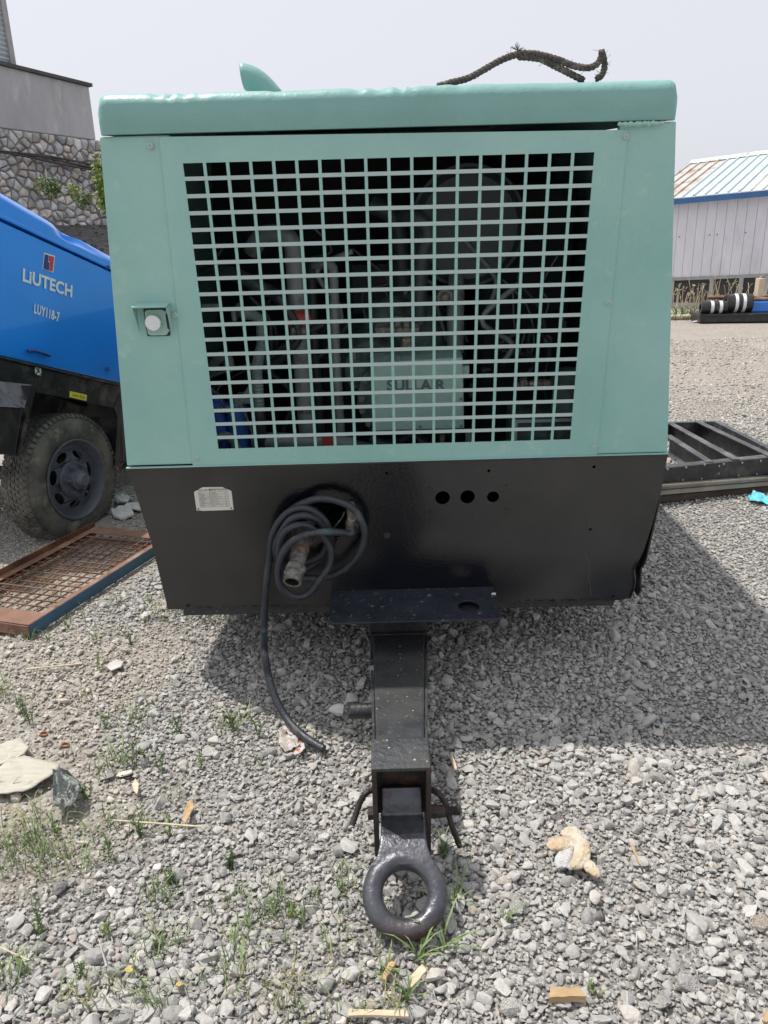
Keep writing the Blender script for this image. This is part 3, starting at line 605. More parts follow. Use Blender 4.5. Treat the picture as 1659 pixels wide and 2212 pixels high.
weeds('dry_weeds', 'tall dry straw coloured weeds standing against the shed windows', 1552, 680, 46, .25, 1.05, .62, m_dry, sd=3)
weeds('dry_weeds', 'shorter dry weeds beside the edge of the green machine, left of the tall ones', 1487, 682, 30, .25, .85, .34, m_dry, sd=4)
weeds('green_weeds', 'low green weeds at the foot of the dry weeds', 1478, 690, 90, .08, .35, .32, m_leaf, sd=5, heads=False, lean=.8)

# pipes and drilling hammers on a black skid
sk0 = G(1511, 700); sd_ = bd.copy(); sd_ = V((math.cos(rad(-8)), math.sin(rad(-8)), 0)); sn = V((sd_.y, -sd_.x, 0))
def SP(x, y, off=0.0): return ONP(x, y, sk0-sn*off, sn)
skid = thing('steel_skid', 'long black steel skid beam on the ground in front of the shed', 'skid', sk0)
pA, pB = SP(1511, 680), SP(1511, 700); hB = pA.z
mb = MB().prism([V((sk0.x, sk0.y, .02)), V((sk0.x, sk0.y, hB)), V((sk0.x, sk0.y, hB))+sd_*6, V((sk0.x, sk0.y, .02))+sd_*6], -sn*.9); obj('beam', mb, m_tblack, skid, bevel=.02)
mb = MB().prism([V((sk0.x, sk0.y, hB-.03))+sn*.05-sd_*.03, V((sk0.x, sk0.y, hB+.01))+sn*.05-sd_*.03, V((sk0.x, sk0.y, hB+.01))+sn*.05+sd_*6, V((sk0.x, sk0.y, hB-.03))+sn*.05+sd_*6], -sn*1.0); obj('top_flange', mb, m_tblack, skid)
def hammer(x0, x1, yt, yb, off, lab, bands, m=m_tblack):
    a_, b2 = SP(x0, (yt+yb)/2, off), SP(x1, (yt+yb)/2, off); r = (SP(x0, yt, off).z-SP(x0, yb, off).z)/2; cz = hB+.012+r
    a_.z = cz; b2 = a_+sd_*(b2-a_).dot(sd_); t = thing('steel_drum_pipe', lab, 'pipe', (a_.x, a_.y, hB+.01), 'black pipes on the skid'); L_ = (b2-a_).length
    obj('pipe_body', MB().lathe([(r*.55, L_*.1), (r*.55, 0), (r, 0), (r, L_), (r*.6, L_), (r*.6, L_*.9)], a_, sd_, 28), m, t, smooth=40)
    for f in bands:
        obj('white_band', MB().lathe([(r*1.0, L_*f-.035), (r*1.035, L_*f-.035), (r*1.035, L_*f+.035), (r, L_*f+.035)], a_, sd_, 28), m_decal, t, smooth=40)
hammer(1513, 1569, 649, 676, .18, 'smaller black pipe with two white bands at the near end of the skid', (.42, .75))
hammer(1567, 1622, 637, 677, .35, 'larger black pipe with two white bands behind the smaller one', (.36, .66))
bt = thing('blue_tank', 'blue steel box on the skid at the right edge', 'tank', SP(1622, 677, .4)); 
a_ = SP(1622, 652, .4); b2 = V((a_.x, a_.y, hB+.012)); obj('tank_body', MB().prism([b2, b2+sd_*3, a_+sd_*3, a_], -sn*.5), m_blue, bt, bevel=.02)
for k in range(4): c = b2+sd_*(.62+.7*k)+sn*.02; obj('rib', MB().prism([c, c+sd_*.04, c+sd_*.04+V((0, 0, a_.z-b2.z)), c+V((0, 0, a_.z-b2.z))], sn*.03), m_sblue, bt)
for k, (x, y, ln, lab) in enumerate(((1528, 643, 1.5, 'thin rusty pipe poking out left above the small black pipe'), (1612, 641, 3.2, 'upper rusty pipe lying above the blue steel box'), (1616, 647, 3.2, 'lower rusty pipe lying on the blue steel box'))):
    a_ = SP(x, y, .75-.1*k); solo('rusty_pipe', MB().cyl(a_, a_+sd_*ln, .045, 10), m_rustl, lab, 'pipe', 'rusty pipes on the skid', smooth=40)
a_ = SP(1638, 641, .3); solo('wooden_block', MB().box(a_.x-.07, a_.x+.07, a_.y-.1, a_.y+.1, a_.z+.0, a_.z+.42), m_woodp, 'upright brown wood post rising above the rusty pipes', 'wood', bevel=.01)
a_ = G(1497, 690); solo('log', MB().cyl(a_+V((-.6, 0, .07)), a_+V((.55, -.1, .07)), .06, 10), m_woodp, 'short log on the ground left of the black skid', 'log', smooth=40)
me = rock(900, 14, .6); o = link('pale_stone', me, None, m_plas); o.location = G(1504, 698)+V((0, 0, .03)); o.scale = (.14, .09, .07); tag(o, 'white stone lying at the left end of the black skid', 'stone')

# ------------------------------------------------------------------ black ladder frame lying on the right
fz = .275; A0 = G(1437, 1011, fz); A1 = G(1659, 988, fz); fe = (A1-A0).normalized(); Cn = G(1547, 909, fz)
frm = thing('riveted_ladder', 'black riveted ladder frame lying flat on rails to the right', 'frame', (A0.x, A0.y, 0))
def isect(p, d, q, e):   # plan intersection of two lines
    den = d.x*e.y-d.y*e.x; t = ((q.x-p.x)*e.y-(q.y-p.y)*e.x)/den; return p+d*t
sdv = (G(1659, 965, fz)-Cn).normalized(); As = A0-fe*.55; Ae = isect(A0, fe, Cn, sdv); fb = G(1598, 994, fz); ft = G(1451, 913, fz)
ld = (ft-fb).normalized(); fh = .135
def rail(a, b, hgt, w, z=fz, m=m_galv, nm='cross_member', bv=.003):
    a, b = V((a.x, a.y, z-hgt/2)), V((b.x, b.y, z-hgt/2)); return obj(nm, MB().bar(a, b, w, hgt), m, frm, bevel=bv)
rail(As, Ae, fh, .012, m=m_tblack, nm='front_plate')
o = rail(As+V((0, .045, 0)), Ae+V((0, .045, 0)), .012, .07, nm='front_flange')
back = [G(1400, 914, fz), Cn]; bdv = (Cn-G(1451, 912, fz)).normalized()
BLc = isect(Cn, bdv, As, sdv); rail(BLc, Cn, fh, .05, nm='back_member'); rail(BLc, As, fh, .05, nm='side_member')
rail(Cn, Ae, fh, .05, nm='side_member')
for a_, b2 in (((1451, 913), (1598, 994)), ((1513, 911), (1659, 979)), ((1449, 941), (1541, 999))):
    P, Q = G(*a_, fz), G(*b2, fz); Q2 = Q+(Q-P)*.0
    if a_[0] == 1513: Q2 = Q+(Q-P).normalized()*.14
    P2 = P
    d = (Q2-P2).normalized(); s = d.cross(V((0, 0, 1)))
    rail(P2, Q2, fh, .012); 
    c1, c2 = P2+s*.025, Q2+s*.025; obj('flange', MB().bar((c1.x, c1.y, fz+.003), (c2.x, c2.y, fz+.003), .055, .008), m_galv, frm)
    obj('flange', MB().bar((c1.x, c1.y, fz-fh), (c2.x, c2.y, fz-fh), .055, .008), m_galv, frm)
rvp = [(1442, 1014), (1482, 1010), (1522, 1004), (1553, 1007), (1563, 1003), (1603, 1000), (1643, 996), (1475, 1037), (1515, 1034), (1552, 1023), (1595, 1027), (1634, 1024)]
riv = MB().lathe([(.0085, 0), (.0085, .003), (.005, .006), (.0001, .007)], (0, 0, 0), (0, -1, 0), 8); r0_ = None
fn_ = V((fe.y, -fe.x, 0)).normalized()
for x, y in rvp:
    p = ONP(x, y, As+fn_*.007, fn_)
    if r0_ is None:
        r0_ = obj('rivet', riv, m_flat, frm, local=True, smooth=50); r0_.rotation_euler = (0, 0, math.atan2(fe.y, fe.x)); o = r0_
    else: o = r0_.copy(); C.objects.link(o)
    o.location = ROOTW[frm.name].inverted() @ p
rl = thing('metal_rail', 'long grey grooved metal rail under the black frame', 'rail', (A0.x, A0.y, 0))
def strip(x0, y0, x1, y1, x2, y2, x3, y3, off, dep, m, nm, par):
    pts = [ONP(x, y, As+fn_*off, fn_) for x, y in ((x0, y0), (x1, y1), (x2, y2), (x3, y3))]; return obj(nm, MB().prism(pts, -fn_*dep), m, par, bevel=.004)
strip(1405, 1055, 1700, 1031, 1700, 1046, 1405, 1072, .03, .10, m_flat, 'rail_body', rl)
strip(1405, 1050, 1700, 1027, 1700, 1031.5, 1405, 1055.5, .045, .12, m_flat, 'rail_lip', rl)
strip(1405, 1060, 1700, 1036, 1700, 1037.5, 1405, 1062, .040, .012, m_galv, 'groove_edge', rl)
for x, y in ((1487, 1058.5), (1495, 1058), (1549, 1053), (1557, 1052.5), (1605, 1048), (1612, 1047.5), (1500, 1075)):
    pass
rb = thing('timber_base', 'dark rusty beam on the ground under the grey metal rail', 'beam', (A0.x, A0.y, 0))
strip(1405, 1073, 1700, 1047, 1700, 1062, 1405, 1088, .01, .12, mat('dark_brown_beam', (.06, .045, .035), .85, var=.3, vscale=10, bump=.4), 'beam_body', rb)

# ------------------------------------------------------------------ rusty grate lying at left
gh = .075
gA = G(62, 1350, gh); gB = G(322, 1187, gh); e1 = (gB-gA).normalized(); gC = G(202, 1139, gh)
e2 = V((-e1.y, e1.x, 0)); LW = (gC-gA).dot(e2); LL = (gC-gA).dot(e1); 
gr = thing('steel_grate', 'rusty steel mesh grate with blue painted edge lying on gravel', 'grate', (gA.x, gA.y, 0))
def gp(a, b_, z=gh): p = gA+e1*a+e2*b_; return V((p.x, p.y, z))
GL0 = 0.0; GL1 = LL+.02; GW = LW; X0 = -.0
def gb(a0, b0, a1, b1, z0, z1, nm, m, bv=.002):
    return obj(nm, MB().prism([gp(a0, b0, z0), gp(a1, b0, z0), gp(a1, b1, z0), gp(a0, b1, z0)], (0, 0, z1-z0)), m, gr, bevel=bv)
gb(0, -.004, GL1, 0, gh-.062, gh-.001, 'blue_side', m_sblue)
gb(0, 0, GL1, .035, gh-.004, gh+.001, 'rim', m_rustl)
gb(0, GW-.05, GL1, GW, gh-.005, gh, 'rim', m_rustl)
gb(0, GW, GL1, GW+.006, gh-.06, gh+.035, 'upstand', m_rust)
gb(GL1-.11, .036, GL1, GW-.051, gh-.005, gh, 'end_plate', m_rustl)
gb(0, .036, .13, GW-.051, gh-.005, gh, 'end_plate', m_rustl)
gb(-.006, 0, 0, GW, gh-.06, gh-.006, 'end_side', m_rustl)
nb = 15
bar0 = None; k = 0
pit = .062; a_ = .13+pit
while a_ < GL1-.115:
    obj('cross_bar', MB().bar(gp(a_, .036, gh-.006), gp(a_, GW-.051, gh-.006), .006, .006), m_rust if k % 3 else m_rustl, gr); a_ += pit; k += 1
b_ = .036+pit*.8
while b_ < GW-.055:
    obj('long_bar', MB().bar(gp(.13, b_, gh-.012), gp(GL1-.11, b_, gh-.012), .006, .006), m_rustl if b_ < .3 else m_rust, gr); b_ += pit

# ------------------------------------------------------------------ blue compressor on the left
AL = rad(70); s_ = V((math.cos(AL), math.sin(AL), 0)); n_ = V((math.sin(AL), -math.cos(AL), 0)); K0 = G(130, 1167)
def SPn(x, y, off=0.0): return ONP(x, y, K0+n_*off, n_)
bc = thing('blue_compressor', 'blue trailer compressor with white lettering and a big black tyre, partly behind the green one', 'compressor', K0-n_*.6)
IN = -.26
def bprism(px, off, dep, m, nm, bv=.004, par=None, **k):
    return obj(nm, MB().prism([SPn(x, y, off) for x, y in px], -n_*dep), m, par or bc, bevel=bv, **k)
# lid with rounded shoulder and a dent
lo = [(-170, 385), (-80, 428), (0, 470), (235, 580), (330, 626)]
hi = [(-170, 338), (-80, 382), (0, 426), (235, 561), (330, 613)]
def lerp2(P, t):
    t *= len(P)-1; i = min(int(t), len(P)-2); f = t-i; return (P[i][0]*(1-f)+P[i+1][0]*f, P[i][1]*(1-f)+P[i+1][1]*f)
mb = MB(); nu, prof = 90, [(0, 0), (.25, 0), (.5, .0), (.75, .0), (1, 0)]; nv = 16; vs = []
for i in range(nu+1):
    t = i/nu; a_ = SPn(*lerp2(lo, t), IN); b_ = SPn(*lerp2(hi, t), IN)
    xpx = lerp2(hi, t)[0]
    for j in range(nv+1):
        s = j/nv
        if s < .5: p = a_.lerp(b_, s*2)
        else:
            q = (s-.5)*2; p = b_+V((0, 0, .050*min(1, q*2.6)+.012*max(0, min(1, q*2-1))))-n_*(.045*min(1, q*2.6)+.05*max(0, min(1, (q-.38)*4))+max(0, q-.6)*1.6)
        dd = math.exp(-((xpx-150-30*(s-.5))/20)**2)*math.exp(-((s-.56)/.16)**2)
        dd2 = math.exp(-((xpx-190)/34)**2)*math.exp(-((s-.50)/.10)**2)
        p = p-n_*(dd*.055+dd2*.022)-V((0, 0, dd*.035)); p = p+n_*.004*noise.noise(p*3)
        vs.append(p)
mb.add(vs, [(i*(nv+1)+j, (i+1)*(nv+1)+j, (i+1)*(nv+1)+j+1, i*(nv+1)+j+1) for i in range(nu) for j in range(nv)])
lid = obj('lid', mb, m_blue, bc, smooth=50); md = lid.modifiers.new('t', 'SOLIDIFY'); md.thickness = .003
bprism([(-170, 374), (0, 461), (235, 572), (330, 618), (330, 626), (235, 580), (0, 470), (-170, 384)], IN+.012, .03, m_blue, 'lid_hem')
bprism([(-170, 390), (0, 477), (236, 585), (332, 632), (356, 850), (254, 826), (0, 768), (-170, 732)], IN-.0, .10, m_blue, 'side_door', .008)
bprism([(-170, 384), (0, 470.5), (235, 580.5), (330, 626.5), (332, 631), (236, 584), (0, 476), (-170, 389)], IN-.02, .05, m_bdark, 'door_seal')
body = [(-170, 400), (0, 480), (330, 632), (352, 846), (0, 766), (-170, 730)]
bprism(body, IN-.11, 1.35, m_blue, 'canopy')
bprism([(-170, 737), (0, 774), (254, 833), (360, 857), (365, 1010), (265, 1000), (262, 905), (70, 842), (0, 838), (-170, 820)], IN-.01, .03, m_tblack, 'chassis_side')
bprism([(-170, 733), (0, 769), (254, 828), (360, 852), (360, 857), (254, 833), (0, 774), (-170, 738)], IN+.008, .05, m_tblack, 'chassis_rail')
# inner well + floor so nothing shows through
bprism([(-170, 740), (365, 860), (365, 1010), (262, 985), (-20, 940), (-170, 900)], IN-.42, .9, m_tblack, 'wheel_well')
# handle
hdl = [SPn(x, y, IN+.025) for x, y in ((60, 758), (70, 757), (85, 760), (100, 765), (108, 768))]
obj('handle', MB().tube(hdl, .0105, 8).cyl(SPn(70, 757, IN), hdl[1], .008, 8).cyl(SPn(100, 765, IN), hdl[3], .008, 8), m_bdark, bc, smooth=50)
for x, y in ((232, 797), (232, 577)): obj('bolt', MB().cyl(SPn(x, y, IN), SPn(x, y, IN+.012), .016, 12).cyl(SPn(x, y, IN+.012), SPn(x, y, IN+.018), .009, 8), m_bdark, bc, smooth=40)
# decals
def deco(body, x0, y0, x1, y1, size, m, nm, bold=0., sx=1., lift=.0, sp=1.):
    a_, b_ = SPn(x0, y0, IN+.003), SPn(x1, y1, IN+.003); ex = (b_-a_).normalized(); ey = n_.cross(ex)
    mbt = text_mb(body, size, (a_+b_)/2+ey*lift, ex, ey, .002, bold, sx, sp=sp); return obj(nm, mbt, m, bc)
Lw = (SPn(158, 632, IN)-SPn(46, 594, IN)).length
deco('LiUTECH', 46, 594, 158, 632, Lw/4.15, m_decal, 'lettering', .034, 1.0, sp=1.03)
deco('LUY118-7', 68, 665, 132, 688, Lw/5.4, m_decal, 'model_lettering', .035, .60, sp=1.08)
lg = [(96, 546), (119, 553), (115, 589), (92, 581)]
def quad(px, off, m, nm): return bprism(px, IN+off, .003, m, nm, 0)
lgo = quad(lg, .004, m_decal, 'emblem')
bprism([(97.5, 549), (105.5, 551.5), (103.8, 566), (107.5, 567), (105.5, 584.2), (94, 580)], IN+.007, .003, m_dblue, 'emblem_left', 0, par=lgo)
bprism([(107, 552), (117.3, 555), (113.7, 586.5), (107, 584.5), (109.2, 565.2), (105.4, 563.8)], IN+.007, .003, m_dred, 'emblem_right', 0, par=lgo)
st = bprism([(76, 789), (89, 792), (89, 812), (76, 808.5)], IN-.004, .003, m_decal, 'sticker', 0)
cc = SPn(82.5, 800.5, IN-.002); ring = [cc+(s_*math.cos(t)+V((0, 0, 1))*math.sin(t))*.033 for t in [i*2*math.pi/24 for i in range(24)]]
obj('sticker_ring', MB().tube(ring, .003, 5, closed=True).bar(cc-s_*.022-V((0, 0, .022)), cc+s_*.022+V((0, 0, .022)), .004, .004).bar(cc-s_*.012+V((0, 0, .02)), cc+s_*.008+V((0, 0, -.012)), .010, .004), m_print, st)
# fender
fo = [(30, 984), (69, 833), (249, 868), (262, 903), (256, 1006)]
F3 = [SPn(x, y, 0.0) for x, y in fo]; F3[0] = SPn(36, 984, 0)
mb = MB(); th = .004
for a_, b_ in zip(F3[:-1], F3[1:]):
    mb.add([a_, b_, b_+n_*(IN-.03), a_+n_*(IN-.03)], [(0, 1, 2, 3)])
fen = obj('fender', mb, m_tblack, bc); md = fen.modifiers.new('t', 'SOLIDIFY'); md.thickness = .004
L2 = [SPn(x, y, 0.002) for x, y in ((44, 984), (76, 846), (246, 881), (254, 905), (248, 1006))]
mb = MB()
for i in range(4): mb.add([F3[i]+n_*.002, F3[i+1]+n_*.002, L2[i+1], L2[i]], [(0, 1, 2, 3)])
lip = obj('fender_lip', mb, m_tblack, bc); md = lip.modifiers.new('t', 'SOLIDIFY'); md.thickness = .004
# left flank of the fender toward the drawbar side
bprism([(-120, 872), (50, 880), (34, 984), (-120, 960)], .03, .2, m_tblack, 'front_fender_box', .01)
fq = [SPn(-120, 812, IN*.6), SPn(67, 832, IN*.35), SPn(52, 882, .034), SPn(-120, 874, .034)]
fsl = obj('fender_slope', MB().add(fq, [(0, 1, 2, 3)]), mat('glossy_black_bent_sheet', (.03, .033, .042), .16, var=.2, bump=.2, bscale=20, big=(.04, 6)), bc); fsl.modifiers.new('t', 'SOLIDIFY').thickness = .004
ys_ = bprism([(152, 845), (188, 853), (187, 866), (151, 858)], .012, .004, m_dyel, 'pressure_label', 0)
a_, b_ = SPn(153, 851.5, .015), SPn(187, 860, .015); ex = (b_-a_).normalized(); ey = n_.cross(ex)
obj('label_text', text_mb('5 bar / 72 psi', (b_-a_).length/7.0, (a_+b_)/2, ex, ey, .001, .01), m_print, ys_)
# wheel
wc = SPn(163, 1035, -.02); RT = .425
def wheel(c, ax, par, RT=.425, w_=.22, full=True):
    sx = [(RT*.60, 0), (RT*.63, .012), (RT*.72, .022), (RT*.86, .012), (RT*.94, -.006), (RT*.985, -.025)]
    prof = [(r, h) for r, h in sx]
    for k in range(5):
        h0 = -.035-k*(w_-.07)/5; h1 = h0-(w_-.07)/5
        prof += [(RT, h0), (RT, h1+.008), (RT-.012, h1+.006), (RT-.012, h1)]
    prof += [(RT*.985, -w_+.025), (RT*.94, -w_), (RT*.7, -w_-.01), (RT*.6, -w_+.01)]
    ty = obj('tyre', MB().lathe(prof, c, ax, 96, closed=True), m_tyre, par, smooth=35)
    e1_ = (V((0, 0, 1))); e2_ = ax.cross(e1_)
    lug = MB()
    for k in range(64):
        t = 2*math.pi*k/64; rd = e1_*math.cos(t)+e2_*math.sin(t); tg = ax.cross(rd)
        for side in (0, 1):
            h = -.012 if side == 0 else -w_+.035
            lug.bar(c+rd*(RT*.955)+ax*h, c+rd*(RT*1.004)+ax*(h-.02 if side == 0 else h), .026, .03, ax)
        for q in range(5):
            h = -.05-q*(w_-.07)/5; t2 = t+(.025 if q % 2 else -.015); rd2 = e1_*math.cos(t2)+e2_*math.sin(t2); tg2 = ax.cross(rd2)
            lug.bar(c+rd2*(RT+.002)+ax*(h-.012)-tg2*.012, c+rd2*(RT+.002)+ax*(h+.012)+tg2*.010, .008, .008, rd2)
    o = obj('tread_blocks', lug, m_tyre, ty); o['kind'] = 'stuff'
    rm = obj('rim', MB().lathe([(RT*.63, -.16), (RT*.585, -.155), (RT*.565, -.04), (RT*.60, -.005), (RT*.635, .012), (RT*.64, .020), (RT*.615, .022), (RT*.60, .012), (RT*.555, -.02), (RT*.535, -.05)], c, ax, 64), m_rim, par, smooth=40)
    holes = [[( .40*RT*math.cos(a)+.052*math.cos(q)*(-math.sin(a))+.026*math.sin(q)*math.cos(a), .40*RT*math.sin(a)+.052*math.cos(q)*math.cos(a)+.026*math.sin(q)*math.sin(a)) for q in [i*2*math.pi/14 for i in range(14)]] for a in [i*2*math.pi/7+.3 for i in range(7)]]
    def fn(u, v, d):
        r = math.hypot(u, v); dome = -.012-.030*min(1, max(0, (r/RT-.30)/.24)) if r/RT > .3 else -.012
        return c+e1_*v+e2_*u+ax*(dome-d)
    dk = MB(); 
    # disc: inner flat plate and conical outer with hand holes
    dk.plate(circ(0, 0, RT*.545, 56), holes, fn, .008); obj('wheel_disc', dk, m_rim, rm, smooth=35)
    obj('disc_centre', MB().lathe([(RT*.30, -.014), (RT*.285, -.002), (RT*.16, .002), (RT*.15, -.008)], c, ax, 40), m_rim, rm, smooth=40)
    obj('hub', MB().lathe([(RT*.16, -.02), (RT*.155, .035), (RT*.125, .04), (RT*.12, .065), (RT*.09, .085), (.0005, .09)], c, ax, 24), m_rim, rm, smooth=35)
    for k in range(6):
        t = 2*math.pi*k/6+.35; p = c+(e1_*math.cos(t)+e2_*math.sin(t))*RT*.235
        obj('wheel_nut', MB().cyl(p+ax*-.01, p+ax*.026, .017, 6).cyl(p+ax*.026, p+ax*.05, .009, 8), m_rim, rm)
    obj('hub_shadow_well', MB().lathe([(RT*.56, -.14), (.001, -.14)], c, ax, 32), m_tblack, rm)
    return ty
wheel(wc, n_, bc)
obj('axle', MB().cyl(wc-n_*.15, wc-n_*1.5, .05, 12), m_tblack, bc)

# ------------------------------------------------------------------ the green compressor
mw = Matrix.Translation(MO) @ Matrix.Rotation(TAU, 4, 'X')
gc = thing('green_compressor', 'sea green trailer compressor with grille front and black skirt, centre of the yard', 'compressor', MO, mw=mw)
def lob(nm, mb, m, par=None, **k): return obj(nm, mb, m, par or gc, local=True, **k)
BL = 4.3
# enclosure
def sidewall(pts, nm, m, th=.004):
    mb = MB()
    for (x0, z0), (x1, z1) in zip(pts[:-1], pts[1:]): mb.add([(x0, .03, z0), (x0, BL, z0), (x1, BL, z1), (x1, .03, z1)], [(0, 1, 2, 3)])
    o = lob(nm, mb, m); md = o.modifiers.new('t', 'SOLIDIFY'); md.thickness = th; return o
sidewall([(-.936, 2.10), (-1.040, .957)], 'side_panel', m_green); sidewall([(.917, 2.10), (1.043, .954)], 'side_panel', m_green)
sidewall([(-1.040, .95), (-.985, .30)], 'side_skirt', m_black)
pr = [M(x, y, .02) for x, y in ((1441, 981), (1425, 1068), (1404, 1160), (1394, 1205), (1386, 1224), (1384, 1250), (1385, 1275), (1377, 1286))]
mb = MB()
for a_, b_ in zip(pr[:-1], pr[1:]): mb.add([(a_.x, .012, a_.z), (max(a_.x, 1.0), BL, a_.z), (max(b_.x, 1.0), BL, b_.z), (b_.x, .012, b_.z)], [(0, 1, 2, 3)])
o = lob('side_skirt', mb, m_black); md = o.modifiers.new('t', 'SOLIDIFY'); md.thickness = .006
lob('back_panel', MB().prism([(-.936, BL, 2.1), (.917, BL, 2.1), (1.043, BL, .95), (.99, BL, .32), (-.985, BL, .30), (-1.04, BL, .95)], (0, .01, 0)), m_green)
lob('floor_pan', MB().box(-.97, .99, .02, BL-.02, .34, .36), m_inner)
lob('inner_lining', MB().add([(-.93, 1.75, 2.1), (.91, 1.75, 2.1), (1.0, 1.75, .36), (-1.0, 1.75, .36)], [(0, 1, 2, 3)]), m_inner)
# hood: pressed lid with battered top edge
mb = MB(); NX = 150; x0, x1 = -.936, .918; zb_, zt_ = 2.104, 2.222; rr_ = .042
pf = [(.06, zb_+.002), (.0, zb_), (-.012, zb_+.002), (-.014, zb_+.02), (-.014, zb_+.04), (-.014, zb_+.06), (-.012, zb_+.068)]
for k in range(1, 9): t = k/8*math.pi/2; pf.append((-.012+rr_*(1-math.cos(t)), zt_-rr_+rr_*math.sin(t)))
pf += [(.08, zt_+.003), (.15, zt_+.005), (.3, zt_+.01), (.7, zt_+.014), (1.5, zt_+.016), (BL-.1, zt_+.01), (BL+.02, zt_-.04), (BL+.02, zb_)]
NP = len(pf); vs = []
for i in range(NX+1):
    f = i/NX; x = x0+(x1-x0)*f; e = min(f, 1-f)*(x1-x0); k = 0 if e > .035 else 1-math.sqrt(max(0, 1-(1-e/.035)**2))
    for j, (y, z) in enumerate(pf):
        z2 = zb_+(z-zb_)*(1-k*.28); y2 = y+(k*.02 if y < 1 else -k*.02)
        topness = max(0, (z-zb_-.05)/(zt_-zb_-.05)); near = 1 if y < .5 else .3
        d = .0035*noise.noise(V((x*2.3, y*5, z*6)))+.0022*noise.noise(V((x*9, y*12, z*14+3)))+.0012*noise.noise(V((x*30, y*30, z*30+3)))
        for cx_, wz_, am in ((-.74, .014, .007), (-.70, .010, .009), (-.655, .016, .006), (-.60, .02, .004), (-.03, .03, .008), (.035, .012, .010), (.07, .010, .007), (-.10, .02, .006), (-.36, .03, .004), (.22, .02, .004)):
            d -= am*math.exp(-((x-cx_)/wz_)**2)*topness*(1+.6*noise.noise(V((x*40, z*60, y*40))))
        vs.append((x, y2-d*(1-topness)*.55*near, z2+d*topness*near))
mb.add(vs, [(i*NP+j, (i+1)*NP+j, (i+1)*NP+j+1, i*NP+j+1) for i in range(NX) for j in range(NP-1)])
for i in (0, NX): mb.f.append(tuple(i*NP+j for j in range(NP)))
hood = lob('hood', mb, m_hood, smooth=38)
# weld bead under the right end of the hood
mb = MB(); r_ = random.Random(3)
for k in range(30):
    p = M(1338+k*4.2*.75, 268.5-k*.08+r_.uniform(-1, 1), -.016); mb.lathe([(.0005, 0), (.007*r_.uniform(.6, 1.2), .002), (.004, .006), (.0005, .007)], p, (r_.uniform(-.3, .3), -1, r_.uniform(-.3, .3)), 7)
lob('weld_bead', mb, m_green, smooth=60)
# corner panels
def fr(u, v, d): return (u, d, v)
lp = [(-.750, 2.097), (-.7905, .972), (-1.043, .966), (-.940, 2.1005)]
lob('corner_panel', MB().plate([(-.715, 2.1005), (-.755, .966), (-1.043, .966), (-.940, 2.1005)], [], fr, .03), m_green, bevel=.004)
lob('corner_panel', MB().plate([(.74, 2.1), (.74, .962), (1.045, .962), (.920, 2.1005)], [], fr, .03), m_green, bevel=.004)
gx0, gx1, gz0, gz1 = -.682, .663, 1.0265, 2.017
def fp(u, v, d): return (u, d-.0045, v)
panel = lob('grille_panel', MB().plate([(-.747, 2.096), (-.789, .957), (.772, .955), (.766, 2.080)], [[(gx0, gz0), (gx1, gz0), (gx1, gz1), (gx0, gz1)]], fp, .004), m_green)
pitx = (gx1-gx0)/17.86; bw = pitx*.14; pitz = (gz1-gz0)/18.765; bh = pitz*.235
me = None; k = 0
for i in range(17):
    x = gx0+(i+1)*pitx-bw
    if me is None:
        ob = lob('upright_bar', MB().box(0, bw, -.0042, -.0005, gz0, gz1), m_green, panel); me = ob.data
    else: ob = link('upright_bar', me, panel)
    ob.location = (x, 0, 0)
me = None
for j in range(18):
    z = gz0+(j+1)*pitz-bh
    if me is None:
        mb = MB().hexa([(gx0, -.0062, 0), (gx1, -.0062, 0), (gx1, -.0038, 0), (gx0, -.0038, 0), (gx0, -.0046, bh), (gx1, -.0046, bh), (gx1, -.0030, bh), (gx0, -.0030, bh)])
        ob = lob('cross_bar', mb, m_greenbar, panel); me = ob.data
    else: ob = link('cross_bar', me, panel)
    ob.location = (0, 0, z)
# waist seam and skirt
lob('waist_trim', MB().box(-1.046, 1.048, -.006, .02, .950, .9565), m_blackd); lob('waist_flange', MB().box(-1.045, 1.047, -.010, .0, .9575, .9615), m_green)
SKP = [(M(x, y).x, M(x, y).z) for x, y in ((284, 1014), (330, 1180), (363, 1316), (1340, 1296), (1364, 1290), (1372, 1268), (1374, 1250), (1371, 1230), (1378, 1214), (1390, 1190), (1410, 1128), (1426, 1068), (1440, 984))]
SKP[0] = (-1.040, .949); SKP[-1] = (1.043, .949)
def cpx(x, y, r, n=22): p = M(x, y); return circ(p.x, p.z, r, n)
holes = [cpx(956, 1075, .029), cpx(1010, 1073, .029), cpx(1065, 1073, .024), [(p[0], p[1]) for p in circ(M(714, 1124).x, M(714, 1124).z, .095, 36, .078)]]
small = [(1056, 1017, .0065), (1283, 1008, .0065), (1275, 1143, .006), (1325, 1287, .007), (407, 1307, .0085), (928, 1053, .003), (930, 1103, .003), (1094, 1048, .003), (1092, 1098, .003), (835, 1022, .006)]
holes += [cpx(x, y, r, 12) for x, y, r in small]
sk = lob('front_skirt', MB().plate(SKP, holes, lambda u, v, d: (u, d-.002, v), .006), m_skirt)
gm = cpx(1065, 1073, .033)
lob('grommet', MB().lathe([(.024, -.004), (.028, -.012), (.033, -.008), (.035, -.003), (.024, .0)], (M(1065, 1073).x, -.002, M(1065, 1073).z), (0, -1, 0), 28), m_hose, smooth=60)
for x, y in ((836, 1155),): lob('bolt', MB().lathe([(.014, 0), (.014, .003), (.008, .003), (.008, .009), (.0005, .01)], (M(x, y).x, -.003, M(x, y).z), (0, -1, 0), 12), m_blackd, smooth=40)
